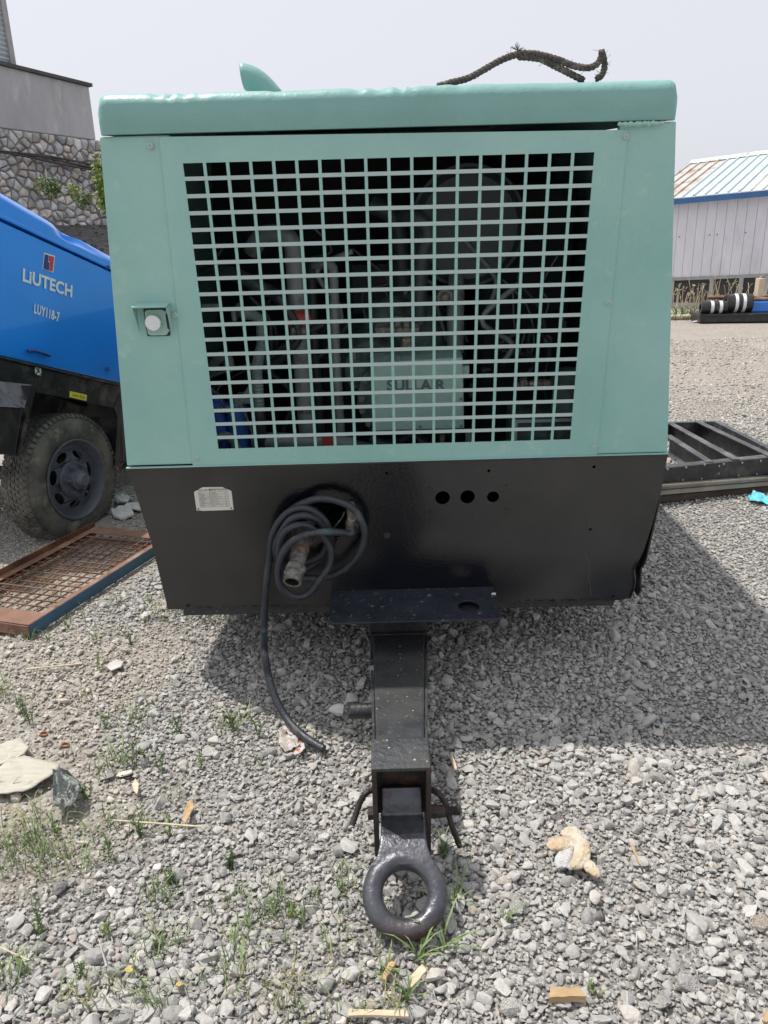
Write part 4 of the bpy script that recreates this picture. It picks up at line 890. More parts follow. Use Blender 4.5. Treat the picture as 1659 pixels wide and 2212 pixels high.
lob('scratch', MB().tube([V((M(x, y).x, -.0025, M(x, y).z)) for x, y in ((1267, 1088), (1266, 1118), (1268, 1148), (1262, 1184), (1266, 1204), (1274, 1224), (1270, 1248), (1274, 1262), (1277, 1286))], .0005, 4), m_galv, sk)
# bent edge flap at lower right of the skirt
mb = MB(); fl = [(1378, 1214), (1371, 1230), (1374, 1250), (1372, 1268), (1364, 1290)]; vs = []
for x, y in fl: p = M(x, y); vs += [(p.x, -.002, p.z), (p.x-.008, -.012, p.z), (p.x+.012, .03, p.z)]
mb.add(vs, [(3*i, 3*i+3, 3*i+4, 3*i+1) for i in range(4)]+[(3*i, 3*i+3, 3*i+5, 3*i+2) for i in range(4)]); lob('bent_edge', mb, m_black, smooth=60)
# lower sill channel
a_, b_ = M(395, 1317), M(1328, 1297); c_, d_ = M(1328, 1312), M(395, 1334)
lob('sill_channel', MB().prism([(a_.x, .014, a_.z+.02), (b_.x, .014, b_.z+.02), (c_.x, .014, c_.z), (d_.x, .014, d_.z)], (0, .05, 0)), m_beam, bevel=.002)
# crusty seal line
mb = MB(); r_ = random.Random(8)
for k in range(150):
    t = r_.random(); 
    if .30 < t < .78 and r_.random() < .5: continue
    p = M(415+t*920, 1313.5-t*19+r_.uniform(-1.2, 1.2), -.003); mb.box(p.x, p.x+r_.uniform(.004, .018), -.005, -.001, p.z, p.z+r_.uniform(.002, .006))
o = lob('flaking_paint', mb, m_tblack); o['kind'] = 'stuff'
# panel bolts
bm_ = MB().lathe([(.011, 0), (.011, .002), (.0075, .0025), (.0075, .0075), (.004, .008), (.0035, .005), (.0003, .005)], (0, 0, 0), (0, -1, 0), 12)
me = None
for x, y in ((326, 315), (1350, 295), (379, 680), (1313, 654), (425, 990), (1282, 965)):
    if me is None: ob = lob('bolt', bm_, m_greenbar, smooth=35); me = ob.data
    else: ob = link('bolt', me, gc)
    p = M(x, y); ob.location = (p.x, -.0045, p.z)
# emergency stop in its shroud
bx = [M(283, 662, -.05), M(357, 657, -.05)]
pTL, pTR, pBL, pBR = M(305, 664), M(366, 660), M(310, 728), M(377, 724)
zT = pTR.z+.012; zB = pBR.z-.002; xa, xb = pTL.x-.018, pTR.x+.004; D = .055
shr = lob('switch_shroud', MB().prism([(xa, -.0, zT-.006), (xb, -.0, zT-.006), (xb, -D, zT-.010), (xa, -D, zT-.010)], (0, 0, .006)).prism([(xa, -.001, zT-.008), (xa, -D, zT-.012), (xa, -D*.75, zT-.045), (xa, -.016, zB+.02), (xa, -.014, zB)], (.004, 0, 0)).prism([(xb-.004, -.001, zT-.008), (xb-.004, -D, zT-.012), (xb-.004, -D*.75, zT-.045), (xb-.004, -.016, zB+.02), (xb-.004, -.014, zB)], (.004, 0, 0)), m_green, bevel=.0025)
def rrect(x0, x1, z0, z1, r, n=5): 
    o = []
    for cx_, cz_, a0 in ((x1-r, z1-r, 0), (x0+r, z1-r, 90), (x0+r, z0+r, 180), (x1-r, z0+r, 270)):
        o += [(cx_+r*math.cos(rad(a0+90*i/n)), cz_+r*math.sin(rad(a0+90*i/n))) for i in range(n+1)]
    return o
q0, q1 = M(312, 669), M(367, 723)
lob('switch_gasket', MB().plate(rrect(q0.x-.003, q1.x+.002, q1.z-.003, q0.z+.004, .004), [], lambda u, v, d: (u, d-.004, v), .004), m_print, shr)
sp_ = lob('switch_plate', MB().plate(rrect(q0.x+.002, q1.x-.003, q1.z+.001, q0.z, .012), [], lambda u, v, d: (u, d-.011, v), .008), m_gbox, shr, bevel=.002)
kx, kz = M(331, 697, -.03).x, M(331, 697, -.03).z
kn = [(kx+(.0265+.0009*math.cos(14*t))*math.cos(t), kz+(.0265+.0009*math.cos(14*t))*math.sin(t)) for t in [i*2*math.pi/56 for i in range(56)]]
lob('knob', MB().plate(kn, [], lambda u, v, d: (u, d-.038, v), .014), m_white, shr, bevel=.002, smooth=40)
lob('knob_stem', MB().cyl((kx, -.01, kz), (kx, -.03, kz), .018, 20), m_gbox, shr, smooth=40)
for x, y in ((319, 676), (358, 674), (325, 715), (364, 712)):
    p = M(x, y); lob('screw', MB().lathe([(.006, 0), (.006, .002), (.004, .0025), (.0003, .0015)], (p.x, -.011, p.z), (0, -1, 0), 12), m_green, shr)
# name plate
P0, P1_ = M(418, 1052), M(505, 1100)
xw = P1_.x-P0.x; na = [(P0.x, P1_.z), (P0.x+xw*.13, P1_.z), (P0.x+xw*.14, P1_.z-.002), (P1_.x, P1_.z-.001), (P1_.x, P0.z-.020), (P1_.x-.035, P0.z-.002), (P0.x+.035, P0.z-.001), (P0.x, P0.z-.020)]
npl = lob('name_plate', MB().plate(na, [], lambda u, v, d: (u, d-.0038, v), .0016), m_plate)
yy = -.0038; cxn = (P0.x+P1_.x)/2; Hn = P0.z-P1_.z; ln = MB(); tx = MB()
def tl(s, x, z, h, al='LEFT', bold=0.): 
    t = text_mb(s, h, (x, yy, z), (1, 0, 0), (0, 0, 1), .0003, bold, align=al); tx.add(t.v, t.f)
tl('SULLAIR 螺杆空气压缩机', cxn, P0.z-.013, .0105, 'CENTER', .01)
xl0, xl1 = P0.x+.016, P1_.x-.014; zt0 = P0.z-.021; rh = (Hn-.021-.014)/9
rows_ = ['型号  DPQ 900RH', '产品标准号  WL750RH CFH', '出厂编号  201710701112', '公称容积流量  900  CFM   25.5 m3/min', '额定排气压力  250  PSI   17.2 bar', '工作转速  1800/1400 rpm', '柴油机功率  300 HP   224 kW', '外形尺寸  4560 x 2100 x 2175 mm', '出厂日期  2017.07']
for k in range(10): z = zt0-k*rh; ln.box(xl0, xl1, yy-.0004, yy, z, z+.0007)
for x in (xl0, xl1-.0007, xl0+.043, xl0+.105): ln.box(x, x+.0007, yy-.0004, yy, zt0-9*rh, zt0)
for k, s in enumerate(rows_):
    a_ = s.split('  ', 1); tl(a_[0], xl0+.003, zt0-(k+.5)*rh, rh*.62); tl(a_[1], xl0+.047, zt0-(k+.5)*rh, rh*.62)
lob('printed_lines', ln, m_print, npl); lob('printed_text', tx, m_print, npl)
for x, z in ((P0.x+.008, P1_.z+.007), (P1_.x-.008, P1_.z+.007)): lob('rivet', MB().cyl((x, yy, z), (x, yy-.002, z), .003, 10), m_print, npl)

# exhaust stub on the roof
ec0, ec1 = M(596, 222, .9), M(523.5, 164.5, .9); er = .051; mb = MB(); vs = []; ns = 12
dr = (ec1-ec0).normalized(); pe = V((-dr.z, 0, dr.x)); pe = pe if pe.z > 0 else -pe
for i in range(ns+1):
    t = i/ns; c = ec0.lerp(ec1, t)+V((0, 0, .020*math.sin(t*math.pi))); u_ = pe.lerp(V((-.10, 0, 1)), t**2).normalized()
    for j in range(28): q = 2*math.pi*j/28; vs.append(c+u_*(er*math.cos(q))+V((0, 1, 0))*(er*math.sin(q)))
mb.add(vs, [(i*28+j, i*28+(j+1) % 28, (i+1)*28+(j+1) % 28, (i+1)*28+j) for i in range(ns) for j in range(28)])
lob('exhaust_stub', mb, m_hood, smooth=50).modifiers.new('t', 'SOLIDIFY').thickness = .003

# ---- engine bay behind the grille
def IP(x, y, d): return M(x, y, d)
def pipe(nm, pts, r, m, d=.35, par=None, n=14, k=6): return lob(nm, MB().tube(catmull([IP(x, y, (q[0] if q else d)) for x, y, *q in pts], k), r, n), m, par, smooth=50)
c0 = IP(1012, 492, .62)
can = lob('air_filter_housing', MB().lathe([(.001, 0), (.205, .0), (.215, .01), (.232, .03), (.245, .03), (.245, .05), (.235, .06), (.235, .55)], c0, (0, 1, 0), 48), m_cani, smooth=35)
c1 = IP(1012, 492, .60)
pipe('intake_neck', [(985, 600, .62), (985, 640, .55), (984, 700, .5), (984, 760, .5)], .036, m_pipe)
lob('cap_knob', MB().lathe([(.03, 0), (.03, .02), (.022, .022), (.022, .012), (.012, .012), (.012, .03), (.0003, .03)], IP(960, 640, .38), (0, -1, 0), 20), m_steel, smooth=40)
pipe('thick_coolant_pipe', [(545, 540, .5), (565, 512, .45), (600, 505, .42), (628, 520, .4), (636, 560, .4), (643, 680, .4), (655, 820, .4), (664, 945, .4)], .037, m_pipe)
lob('hose_clamp', MB().lathe([(.0375, -.012), (.040, -.012), (.040, .012), (.0375, .012)], IP(661, 882, .4), (0, -.1, 1), 24), m_steel)
pipe('second_pipe', [(672, 560, .55), (676, 700, .55), (690, 900, .55), (694, 960, .55)], .022, m_cani)
pipe('thin_pipe', [(680, 575, .5), (700, 568, .45), (716, 575, .42), (721, 600, .42), (725, 750, .42), (732, 860, .42), (738, 965, .42)], .019, m_pipe)
pipe('upper_hose', [(440, 590, .6), (500, 590, .5), (560, 620, .45), (600, 640, .5), (640, 690, .5)], .028, m_cani)
pipe('left_bracket_hose', [(600, 640, .33), (640, 700, .33), (640, 740, .34), (580, 800, .4)], .017, m_hose)
pipe('arched_hose', [(870, 470, .6), (900, 470, .5), (925, 500, .5), (912, 560, .5), (905, 700, .5)], .03, m_cani)
pipe('arched_hose', [(800, 440, .8), (850, 470, .8), (868, 540, .8), (868, 760, .8)], .04, m_cani)
def corr(nm, pts, r, d):
    P = catmull([IP(x, y, (q[0] if q else d)) for x, y, *q in pts], 14); mb = MB(); rs = [r*(1.0 if i % 2 else .86) for i in range(len(P))]
    mb.tube(P, rs, 14); return lob(nm, mb, m_corr)
corr('corrugated_conduit', [(522, 678), (545, 680), (563, 695), (566, 720), (566, 745), (558, 775), (555, 800), (557, 830), (560, 880)], .023, .25)
corr('corrugated_conduit', [(470, 885), (505, 880), (530, 855), (545, 835), (556, 815)], .016, .27)
pipe('conduit_end', [(560, 880, .25), (562, 915, .25), (566, 965, .27)], .024, m_hose)
corr('corrugated_conduit', [(470, 945), (490, 942), (505, 955), (512, 975)], .02, .22)
lob('junction_box', MB().box(IP(437, 0, .25).x, IP(500, 690, .25).x, .25, .4, IP(470, 697, .25).z, IP(470, 668, .25).z), m_pipe, bevel=.008)
lob('junction_box_lid', MB().box(IP(440, 690, .25).x, IP(478, 690, .25).x, .235, .25, IP(470, 664, .25).z-.001, IP(470, 655, .25).z), m_pipe, bevel=.004)
for x, rr2, z0_, z1_ in ((478, .038, 975, 868), (522, .045, 985, 872)):
    b0, t0 = IP(x, z0_, .30), IP(x, z1_, .30); lob('fuel_filter', MB().lathe([(.001, 0), (rr2, 0), (rr2, (t0-b0).length), (rr2*.7, (t0-b0).length+.01), (rr2*.7, (t0-b0).length+.03), (.001, (t0-b0).length+.03)], b0, (0, 0, 1), 28), m_bfil, smooth=40)
lob('filter_head', MB().box(IP(505, 870, .26).x, IP(545, 870, .26).x, .26, .36, IP(520, 868, .3).z, IP(520, 855, .3).z), m_pipe, bevel=.006)
pipe('red_coupling', [(618, 686, .36), (650, 690, .36), (672, 684, .36)], .034, m_red)
lob('pipe_joint', MB().cyl(IP(632, 712, .34), IP(660, 718, .34), .022, 12), m_steel, smooth=40)
pipe('bottom_pipe', [(545, 952, .28), (600, 952, .28), (700, 955, .28), (765, 962, .30)], .034, m_pipe)
lob('red_tag', MB().box(IP(697, 960, .23).x, IP(720, 960, .23).x, .225, .24, IP(700, 966, .23).z, IP(700, 945, .23).z), m_red)
pipe('bottom_pipe', [(765, 962, .30), (800, 968, .32), (850, 975, .36)], .024, m_cani)
# screw element gearbox with cast flange
q0, q1, q2, q3 = IP(803, 784, .30), IP(1000, 772, .30), IP(1003, 926, .30), IP(806, 932, .30)
gbx = lob('gear_case', MB().prism([q0, q1, q2, q3], (0, .12, 0)), m_gbox, bevel=.006)
gtop = IP(905, 772, .3)
lob('gear_case_top', MB().prism([IP(803, 783, .31), IP(1000, 771, .31), IP(990, 762, .40), IP(808, 772, .40)], (0, .1, 0)), m_gbox, gbx, bevel=.004)
lob('case_lettering', text_mb('SULLAIR', .062, (IP(898, 833, .297).x, .2985, IP(898, 833, .30).z), (1, 0, -.02), (0, 0, 1), .001, .035, 1.05), m_gdark, gbx)
fc = IP(800, 868, .42); hp = [IP(x, y, .41) for x, y in ((800, 790), (782, 815), (772, 850), (772, 880), (785, 910), (803, 935), (815, 935), (815, 790))]
fl_ = lob('cast_flange', MB().prism(hp, (0, .05, 0)), m_gboxd, bevel=.006)
for x, y in ((790, 822), (782, 862), (783, 888), (796, 916)): lob('flange_bolt', MB().cyl(IP(x, y, .41), IP(x, y, .39), .014, 6).cyl(IP(x, y, .392), IP(x, y, .385), .008, 8), m_steel, fl_)
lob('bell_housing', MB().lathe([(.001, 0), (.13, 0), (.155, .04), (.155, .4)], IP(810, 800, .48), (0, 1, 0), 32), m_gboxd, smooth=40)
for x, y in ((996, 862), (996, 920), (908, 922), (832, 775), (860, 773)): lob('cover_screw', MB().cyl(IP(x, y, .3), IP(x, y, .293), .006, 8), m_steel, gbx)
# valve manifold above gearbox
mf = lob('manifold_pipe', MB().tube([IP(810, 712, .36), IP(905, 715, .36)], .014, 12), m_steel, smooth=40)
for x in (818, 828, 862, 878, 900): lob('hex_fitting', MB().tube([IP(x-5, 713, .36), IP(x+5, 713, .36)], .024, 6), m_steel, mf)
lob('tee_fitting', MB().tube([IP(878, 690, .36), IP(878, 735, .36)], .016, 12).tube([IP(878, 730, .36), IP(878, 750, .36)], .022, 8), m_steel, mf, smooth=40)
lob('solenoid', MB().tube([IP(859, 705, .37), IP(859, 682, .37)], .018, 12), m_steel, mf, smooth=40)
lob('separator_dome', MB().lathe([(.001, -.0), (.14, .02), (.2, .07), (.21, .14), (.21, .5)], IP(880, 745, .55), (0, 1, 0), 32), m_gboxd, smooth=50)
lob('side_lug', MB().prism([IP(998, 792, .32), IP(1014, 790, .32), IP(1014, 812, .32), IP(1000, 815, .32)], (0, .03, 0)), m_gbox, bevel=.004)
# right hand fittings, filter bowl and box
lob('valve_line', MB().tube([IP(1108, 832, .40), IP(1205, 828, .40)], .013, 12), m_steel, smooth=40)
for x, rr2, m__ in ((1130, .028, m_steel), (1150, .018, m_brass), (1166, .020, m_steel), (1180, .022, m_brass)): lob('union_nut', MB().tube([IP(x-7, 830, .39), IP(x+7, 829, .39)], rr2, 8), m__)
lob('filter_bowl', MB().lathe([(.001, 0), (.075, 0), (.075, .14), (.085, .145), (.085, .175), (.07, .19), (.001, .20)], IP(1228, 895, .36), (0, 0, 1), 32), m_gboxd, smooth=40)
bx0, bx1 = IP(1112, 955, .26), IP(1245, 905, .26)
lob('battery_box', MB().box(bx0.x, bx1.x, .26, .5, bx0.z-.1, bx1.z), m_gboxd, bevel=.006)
lob('battery_box_rim', MB().box(bx0.x-.006, bx1.x+.004, .252, .26, bx1.z-.008, bx1.z+.004).box(bx0.x-.006, bx0.x+.006, .252, .26, bx0.z-.1, bx1.z), m_greenbar)
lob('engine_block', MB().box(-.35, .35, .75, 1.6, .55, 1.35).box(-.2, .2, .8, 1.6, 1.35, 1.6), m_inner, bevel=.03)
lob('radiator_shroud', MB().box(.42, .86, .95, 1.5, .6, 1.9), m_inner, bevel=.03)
pipe('branch_pipe', [(600, 760, .45), (650, 800, .5), (700, 850, .55)], .01, m_cani); pipe('wiring_loom', [(458, 790, .4), (480, 770, .36), (492, 775, .36), (495, 800, .36)], .022, m_pipe)
pipe('diagonal_strut', [(560, 790, .5), (640, 730, .5), (700, 700, .5)], .014, m_cani); pipe('diagonal_strut', [(690, 770, .5), (720, 740, .5), (760, 690, .5)], .014, m_hose)
pipe('cable', [(520, 875, .24), (540, 920, .24), (548, 965, .24)], .004, m_steel); pipe('cable', [(480, 830, .25), (470, 850, .25), (500, 900, .25)], .003, m_steel)
pipe('base_hose', [(860, 955, .36), (890, 940, .4), (920, 960, .36)], .02, m_hose); pipe('base_hose', [(800, 945, .4), (830, 960, .4), (870, 950, .45)], .02, m_cani)
r_ = random.Random(31)
for k in range(26):
    x, y, d = r_.uniform(430, 1230), r_.uniform(620, 960), r_.uniform(.42, .7); q = [IP(x+r_.uniform(-60, 60)*t, y-90*t+r_.uniform(-25, 25), d) for t in (0, .5, 1, 1.6)]
    lob('cable', MB().tube(catmull(q, 5), r_.choice([.004, .006, .009, .012]), 7), r_.choice([m_cani, m_hose, m_gboxd, m_pipe]), smooth=60)
for k in range(22):
    x, y, d = r_.uniform(440, 1230), r_.uniform(700, 960), r_.uniform(.42, .66); p = IP(x, y, d); a_ = r_.choice([V((1, 0, 0)), V((0, 0, 1)), V((0, 1, 0))]); h_ = r_.uniform(.02, .05)
    lob('fitting', MB().tube([p, p+a_*h_], r_.uniform(.010, .022), 6).tube([p+a_*h_, p+a_*(h_+.02)], .008, 8), r_.choice([m_steel, m_cani, m_gboxd]))
lob('drain_plug', MB().tube([IP(955, 955, .34), IP(955, 938, .34)], .012, 8), m_steel)
lob('blue_hose_stub', MB().tube([IP(1012, 965, .34), IP(1012, 930, .34)], .014, 10), m_pipe)

# ---- outlet valve through the skirt hole
va = [M(662, 1130, .04), M(655, 1160, -.06), M(650, 1180, -.09), M(645, 1200, -.13), M(633, 1245, -.22), M(629, 1266, -.26)]
axv = (va[-1]-va[1]).normalized(); Lv = (va[-1]-va[1]).length; o_ = va[1]
VF = Lv/.318*.93
def vpf(pr): return [(r*1.06, h*VF) for r, h in pr]
vp = lob('outlet_valve', MB().tube([M(672, 1105, .12), va[0], va[1]], .035, 20).lathe(vpf([(.034, -.05), (.034, 0), (.034, .02), (.026, .022), (.026, .05), (.031, .052), (.031, .07), (.029, .075), (.030, .10), (.027, .103), (.028, .125), (.031, .13), (.031, .15), (.029, .155), (.030, .185), (.0275, .19), (.029, .2), (.029, .24)]), o_, axv, 24), m_steel, smooth=28)
lob('valve_nut', MB().lathe(vpf([(.026, 0), (.043, 0), (.043, .03), (.026, .03)]), o_-axv*.005, axv, 6), m_steel, vp)
lob('hose_clamp_ring', MB().lathe(vpf([(.030, .085), (.034, .085), (.034, .1), (.030, .1)]), o_, axv, 24), m_rust, vp)
cl = lob('claw_coupling', MB().lathe(vpf([(.029, .215), (.036, .22), (.036, .25), (.030, .255), (.030, .27), (.034, .275), (.034, .315), (.032, .318), (.0255, .318), (.0252, .312)]), o_, axv, 28), m_steel, vp, smooth=30)
for k in range(4):
    t = k*math.pi/2+.4; e1v = axv.cross(V((1, 0, 0))).normalized(); e2v = axv.cross(e1v); q = o_+axv*(.235*VF)+(e1v*math.cos(t)+e2v*math.sin(t))*.038
    lob('coupling_lug', MB().bar(q-axv*.012, q+axv*.012, .018, .012, (e1v*math.cos(t)+e2v*math.sin(t))), m_steel, cl, bevel=.003)
lob('bore', MB().lathe(vpf([(.0252, .312), (.0248, .20), (.0005, .20)]), o_, axv, 20), m_holed, cl)  # near-black lining paints the shade so the end looks open
# hose tail fitting on the right
hv = [M(757, 1075, .06), M(759, 1095, -.02), M(758, 1120, -.05), M(757, 1146, -.075)]
hf = lob('hose_tail_fitting', MB().tube(catmull(hv, 4), [.014]*4+[.019]*3+[.016]*3+[.019]*3, 12), m_steel, smooth=30)
r_ = random.Random(2); mb = MB()
for k in range(3):
    c = M(758, 1125, -.07); pts = [c+V((.02*math.cos(t+k)+r_.uniform(-.004, .004), .018*math.sin(t+k)-.005, (t/6.28-.5)*.05+.008*math.sin(2*t+k))) for t in [i*6.28/16 for i in range(17)]]; mb.tube(catmull(pts, 2), .0014, 5)
lob('tie_wire', mb, m_brass, hf)
lob('inlet_ring', MB().lathe([(.0, 0), (.001, 0)], (0, 0.3, .6), (0, 1, 0), 4), m_holed) if False else None
lob('handle_rod', MB().tube(catmull([M(744, 1105, -.02), M(738, 1120, -.03), M(722, 1140, -.03), M(716, 1160, -.03)], 4), .004, 6), m_beam)

# ---- tow hitch
zp = M(722, 1275).z
pc = [MZ(709, 1340, zp), MZ(1089, 1343, zp), MZ(1075, 1277, zp), MZ(722, 1275, zp)]
yf = (pc[0].y+pc[1].y)/2; px0, px1 = pc[0].x+.002, pc[1].x-.002
def rloop(x0, x1, y0, y1, r, n=4):
    o = []
    for cx_, cy_, a0 in ((x1-r, y1-.001, 0), (x0+r, y1-.001, 90), (x0+r, y0+r, 180), (x1-r, y0+r, 270)):
        o += [(cx_+r*math.cos(rad(a0+90*i/n)), cy_+(r*math.sin(rad(a0+90*i/n)) if a0 > 170 else 0)) for i in range(n+1)]
    return o
hp_ = MZ(1012, 1309, zp); hl = [[(hp_.x+.043*math.cos(t), hp_.y+.043*math.sin(t)) for t in [i*2*math.pi/30 for i in range(30)]]]
for x, y in ((733, 1290), (811, 1289), (867, 1292), (1052, 1292), (727, 1332), (811, 1332), (867, 1332), (1060, 1331)):
    q = MZ(x, y, zp); hl.append([(q.x+.006*math.cos(t), q.y+.006*math.sin(t)) for t in [i*2*math.pi/10 for i in range(10)]])
m_plt = mat('blue_black_plate', (.022, .027, .036), .4, var=.3, vscale=8, bump=.3, bscale=60, rvar=.1, spots=[((.13, .14, .15), 42, .64, .03, .8), ((.30, .30, .30), 95, .74, .015, .8)])
lob('jack_plate', MB().plate([(px0, -.003), (px0, yf+.02), (px0+.02, yf), (px1-.02, yf), (px1, yf+.02), (px1, -.003)], hl, lambda u, v, d: (u, v, zp-d), .008), m_plt, bevel=.0015)
q = MZ(1066, 1283, zp); lob('paint_fleck', MB().plate([(q.x-.01, q.y-.006), (q.x+.008, q.y-.008), (q.x+.011, q.y+.006), (q.x-.004, q.y+.008)], [], lambda u, v, d: (u, v, zp+.0015-d), .001), m_decal)
# beam
zc = LOC((.03, 1.69, .394)).z; yc = LOC((.03, 1.69, .394)).y
zbm = zc-.012
HB = .15
def BT(x, y, zw): return LOC(G(x, y, zw))
BF, BB, NF, NB = BT(805, 1368, .17), BT(918, 1368, .17), BT(812, 1600, .31), BT(916, 1600, .31)
NF.y -= .02; NB.y -= .02
dz = V((0, 0, -HB))
lob('draw_beam', MB().hexa([NF+dz, NB+dz, BB+dz, BF+dz, NF, NB, BB, BF]), m_beam, bevel=.008)
lob('beam_root', MB().box(BF.x-.012, BB.x+.012, BB.y+.006, .9, BF.z-HB, zp-.012), m_blackd, bevel=.006)
lob('beam_web', MB().box(BF.x-.006, BB.x+.006, BB.y-.015, BB.y+.004, BF.z-.10, BF.z+.012), m_blackd, bevel=.003)
lob('plate_bracket', MB().box(BF.x+.01, BB.x-.01, yf+.03, .01, zp-.03, zp-.0085), m_blackd, bevel=.003)
lob('cross_member', MB().box(px0+.03, px1-.03, -.165, -.002, zp-.065, zp-.03), m_blackd, bevel=.004)  # hidden black box added so the plate hole looks dark
# welded side plates
for sx, A_, B_ in ((-1, BF, NF), (1, BB, NB)):
    s0 = .40 if sx < 0 else .02; p, q = A_.lerp(B_, s0), A_.lerp(B_, .97); o_ = V((sx*.0015, 0, -.004))
    lob('side_plate', MB().prism([p+o_+dz, q+o_+dz, q+o_, p+o_], (sx*.009, 0, 0)), m_beam, bevel=.002)
# stub pipe for the jack on the left
pa = BF.lerp(NF, .66)+V((-.006, 0, -.055)); zs = pa.z; pb = V((pa.x-.080, pa.y, pa.z))
jp = lob('jack_mount_pipe', MB().lathe([(.0275, 0), (.0275, (pa-pb).length), ], pa, (pb-pa), 22).lathe([(.0235, (pa-pb).length), (.0235, (pa-pb).length-.05)], pa, (pb-pa), 22).lathe([(.0275, (pa-pb).length), (.0235, (pa-pb).length)], pa, (pb-pa), 22), m_blackd, smooth=40)
lob('pin_hole', MB().cyl((pa.x-.04, pa.y-.0235, zs-.012), (pa.x-.04, pa.y-.0245, zs-.012), .0045, 10), m_rustl, jp)
for x, y in ((797, 1418), ): q = BF.lerp(NF, .22)+V((-.002, 0, -.05)); lob('bolt', MB().cyl((q.x+.01, q.y, q.z), (q.x-.012, q.y, q.z), .014, 6), m_blackd)
# coupler head (tall welded box, open in front)
cw0, cw1 = MZ(803, 1657, zc).x, MZ(931, 1661, zc).x; yb_ = MZ(866, 1594, zc).y; Hc = .335; t_ = .0125
cb = lob('coupler_box', MB().box(cw0, cw1, yc, yb_, zc-t_, zc), m_beam, bevel=.003)
for x0_, x1_ in ((cw0, cw0+t_), (cw1-t_, cw1)):
    lob('coupler_side', MB().hexa([(x0_, yc+.002, zc-Hc), (x1_, yc+.002, zc-Hc), (x1_, yb_-.002, zc-Hc+.05), (x0_, yb_-.002, zc-Hc+.05), (x0_, yc+.002, zc-t_-.0005), (x1_, yc+.002, zc-t_-.0005), (x1_, yb_-.002, zc-t_-.0005), (x0_, yb_-.002, zc-t_-.0005)]), m_rustd, cb, bevel=.002)
    lob('coupler_cheek', MB().hexa([(x0_-.0015 if x0_ == cw0 else x1_-.001, yc+.004, zc-Hc+.002), (x0_+.001 if x0_ == cw0 else x1_+.0015, yc+.004, zc-Hc+.002), (x0_+.001 if x0_ == cw0 else x1_+.0015, yb_-.004, zc-Hc+.055), (x0_-.0015 if x0_ == cw0 else x1_-.001, yb_-.004, zc-Hc+.055), (x0_-.0015 if x0_ == cw0 else x1_-.001, yc+.004, zc-.006), (x0_+.001 if x0_ == cw0 else x1_+.0015, yc+.004, zc-.006), (x0_+.001 if x0_ == cw0 else x1_+.0015, yb_-.004, zc-.006), (x0_-.0015 if x0_ == cw0 else x1_-.001, yb_-.004, zc-.006)]), m_beam, cb)
lob('coupler_web', MB().box(cw0+t_, cw1-t_, yb_-.03, yb_-.02, zc-Hc+.08, zc-t_-.001), m_rustd, cb)
# tow eye with shank, voxel-merged
cE = LOC((.028, 1.555, .101)); 
tilt = rad(35)-TAU
ey = V((0, math.cos(tilt), math.sin(tilt))); ez_ = V((0, -math.sin(tilt), math.cos(tilt)))
ringp = [cE+V((1, 0, 0))*(.086*math.cos(t))+ey*(.084*math.sin(t)) for t in [i*2*math.pi/72 for i in range(72)]]
mb = MB().tube(ringp, .0275, 20, closed=True)
sh = [((.028, 1.608, .138), .086, .024), ((.028, 1.622, .147), .074, .0255), ((.028, 1.645, .160), .066, .0255), ((.028, 1.675, .172), .0615, .023), ((.028, 1.71, .178), .0605, .020), ((.028, 1.748, .188), .059, .020), ((.028, 1.762, .225), .0575, .020), ((.028, 1.782, .262), .057, .02)]
vs = []; n = 0
for p, hw, hh in sh:
    c = LOC(p)
    i = n; n += 1
for i, (p, hw, hh) in enumerate(sh):
    c = LOC(p); d = (LOC(sh[min(i+1, len(sh)-1)][0])-LOC(sh[max(i-1, 0)][0])).normalized(); nrm = V((1, 0, 0)).cross(d)
    vs += [c+V((-hw, 0, 0))-nrm*hh, c+V((hw, 0, 0))-nrm*hh, c+V((hw, 0, 0))+nrm*hh, c+V((-hw, 0, 0))+nrm*hh]
k = len(sh); mb.add(vs, [(0, 1, 2, 3), ((k-1)*4+3, (k-1)*4+2, (k-1)*4+1, (k-1)*4)]+[(i*4+j, (i+1)*4+j, (i+1)*4+(j+1) % 4, i*4+(j+1) % 4) for i in range(k-1) for j in range(4)])
eye = lob('tow_eye', mb, m_ring); md = eye.modifiers.new('r', 'REMESH'); md.mode = 'VOXEL'; md.voxel_size = .0032; md.use_smooth_shade = True
md = eye.modifiers.new('s', 'SMOOTH'); md.iterations = 3; md.factor = .6
# pivot bolt and bent rebar
pb1, pb2 = LOC((.028, 1.765, .185)), None
bz = pb1.z; by = pb1.y
lob('pivot_bolt', MB().cyl((cw0-.018, by, bz), (cw0-.001, by, bz), .019, 6).cyl((cw1+.001, by, bz), (cw1+.022, by, bz), .020, 6).tube([(cw1+.022, by, bz)]+[(cw1+.022+.002*i, by, bz) for i in range(1, 34)], [.013]+[.0135 if i % 2 else .0118 for i in range(1, 34)], 12).cyl((cw1+.022, by, bz), (cw1+.045, by, bz), .018, 12), m_rustd, smooth=25)
def rebar(pts, nm='bent_rebar'):
    P = catmull(pts, 8); return lob(nm, MB().tube(P, [.0085 if i % 3 else .0098 for i in range(len(P))], 10), m_rustd, smooth=50)
def W2(x, y, h): return LOC(G(x, y, h))
rebar([(cw0-.002, W2(795, 1705, .22).y, W2(795, 1705, .22).z), W2(790, 1714, .22), W2(777, 1735, .19), W2(765, 1770, .15), W2(760, 1782, .14)])
rebar([(cw1+.002, W2(935, 1705, .22).y, W2(935, 1705, .22).z), W2(945, 1712, .225), W2(962, 1735, .20), W2(975, 1780, .14), W2(993, 1828, .05)])

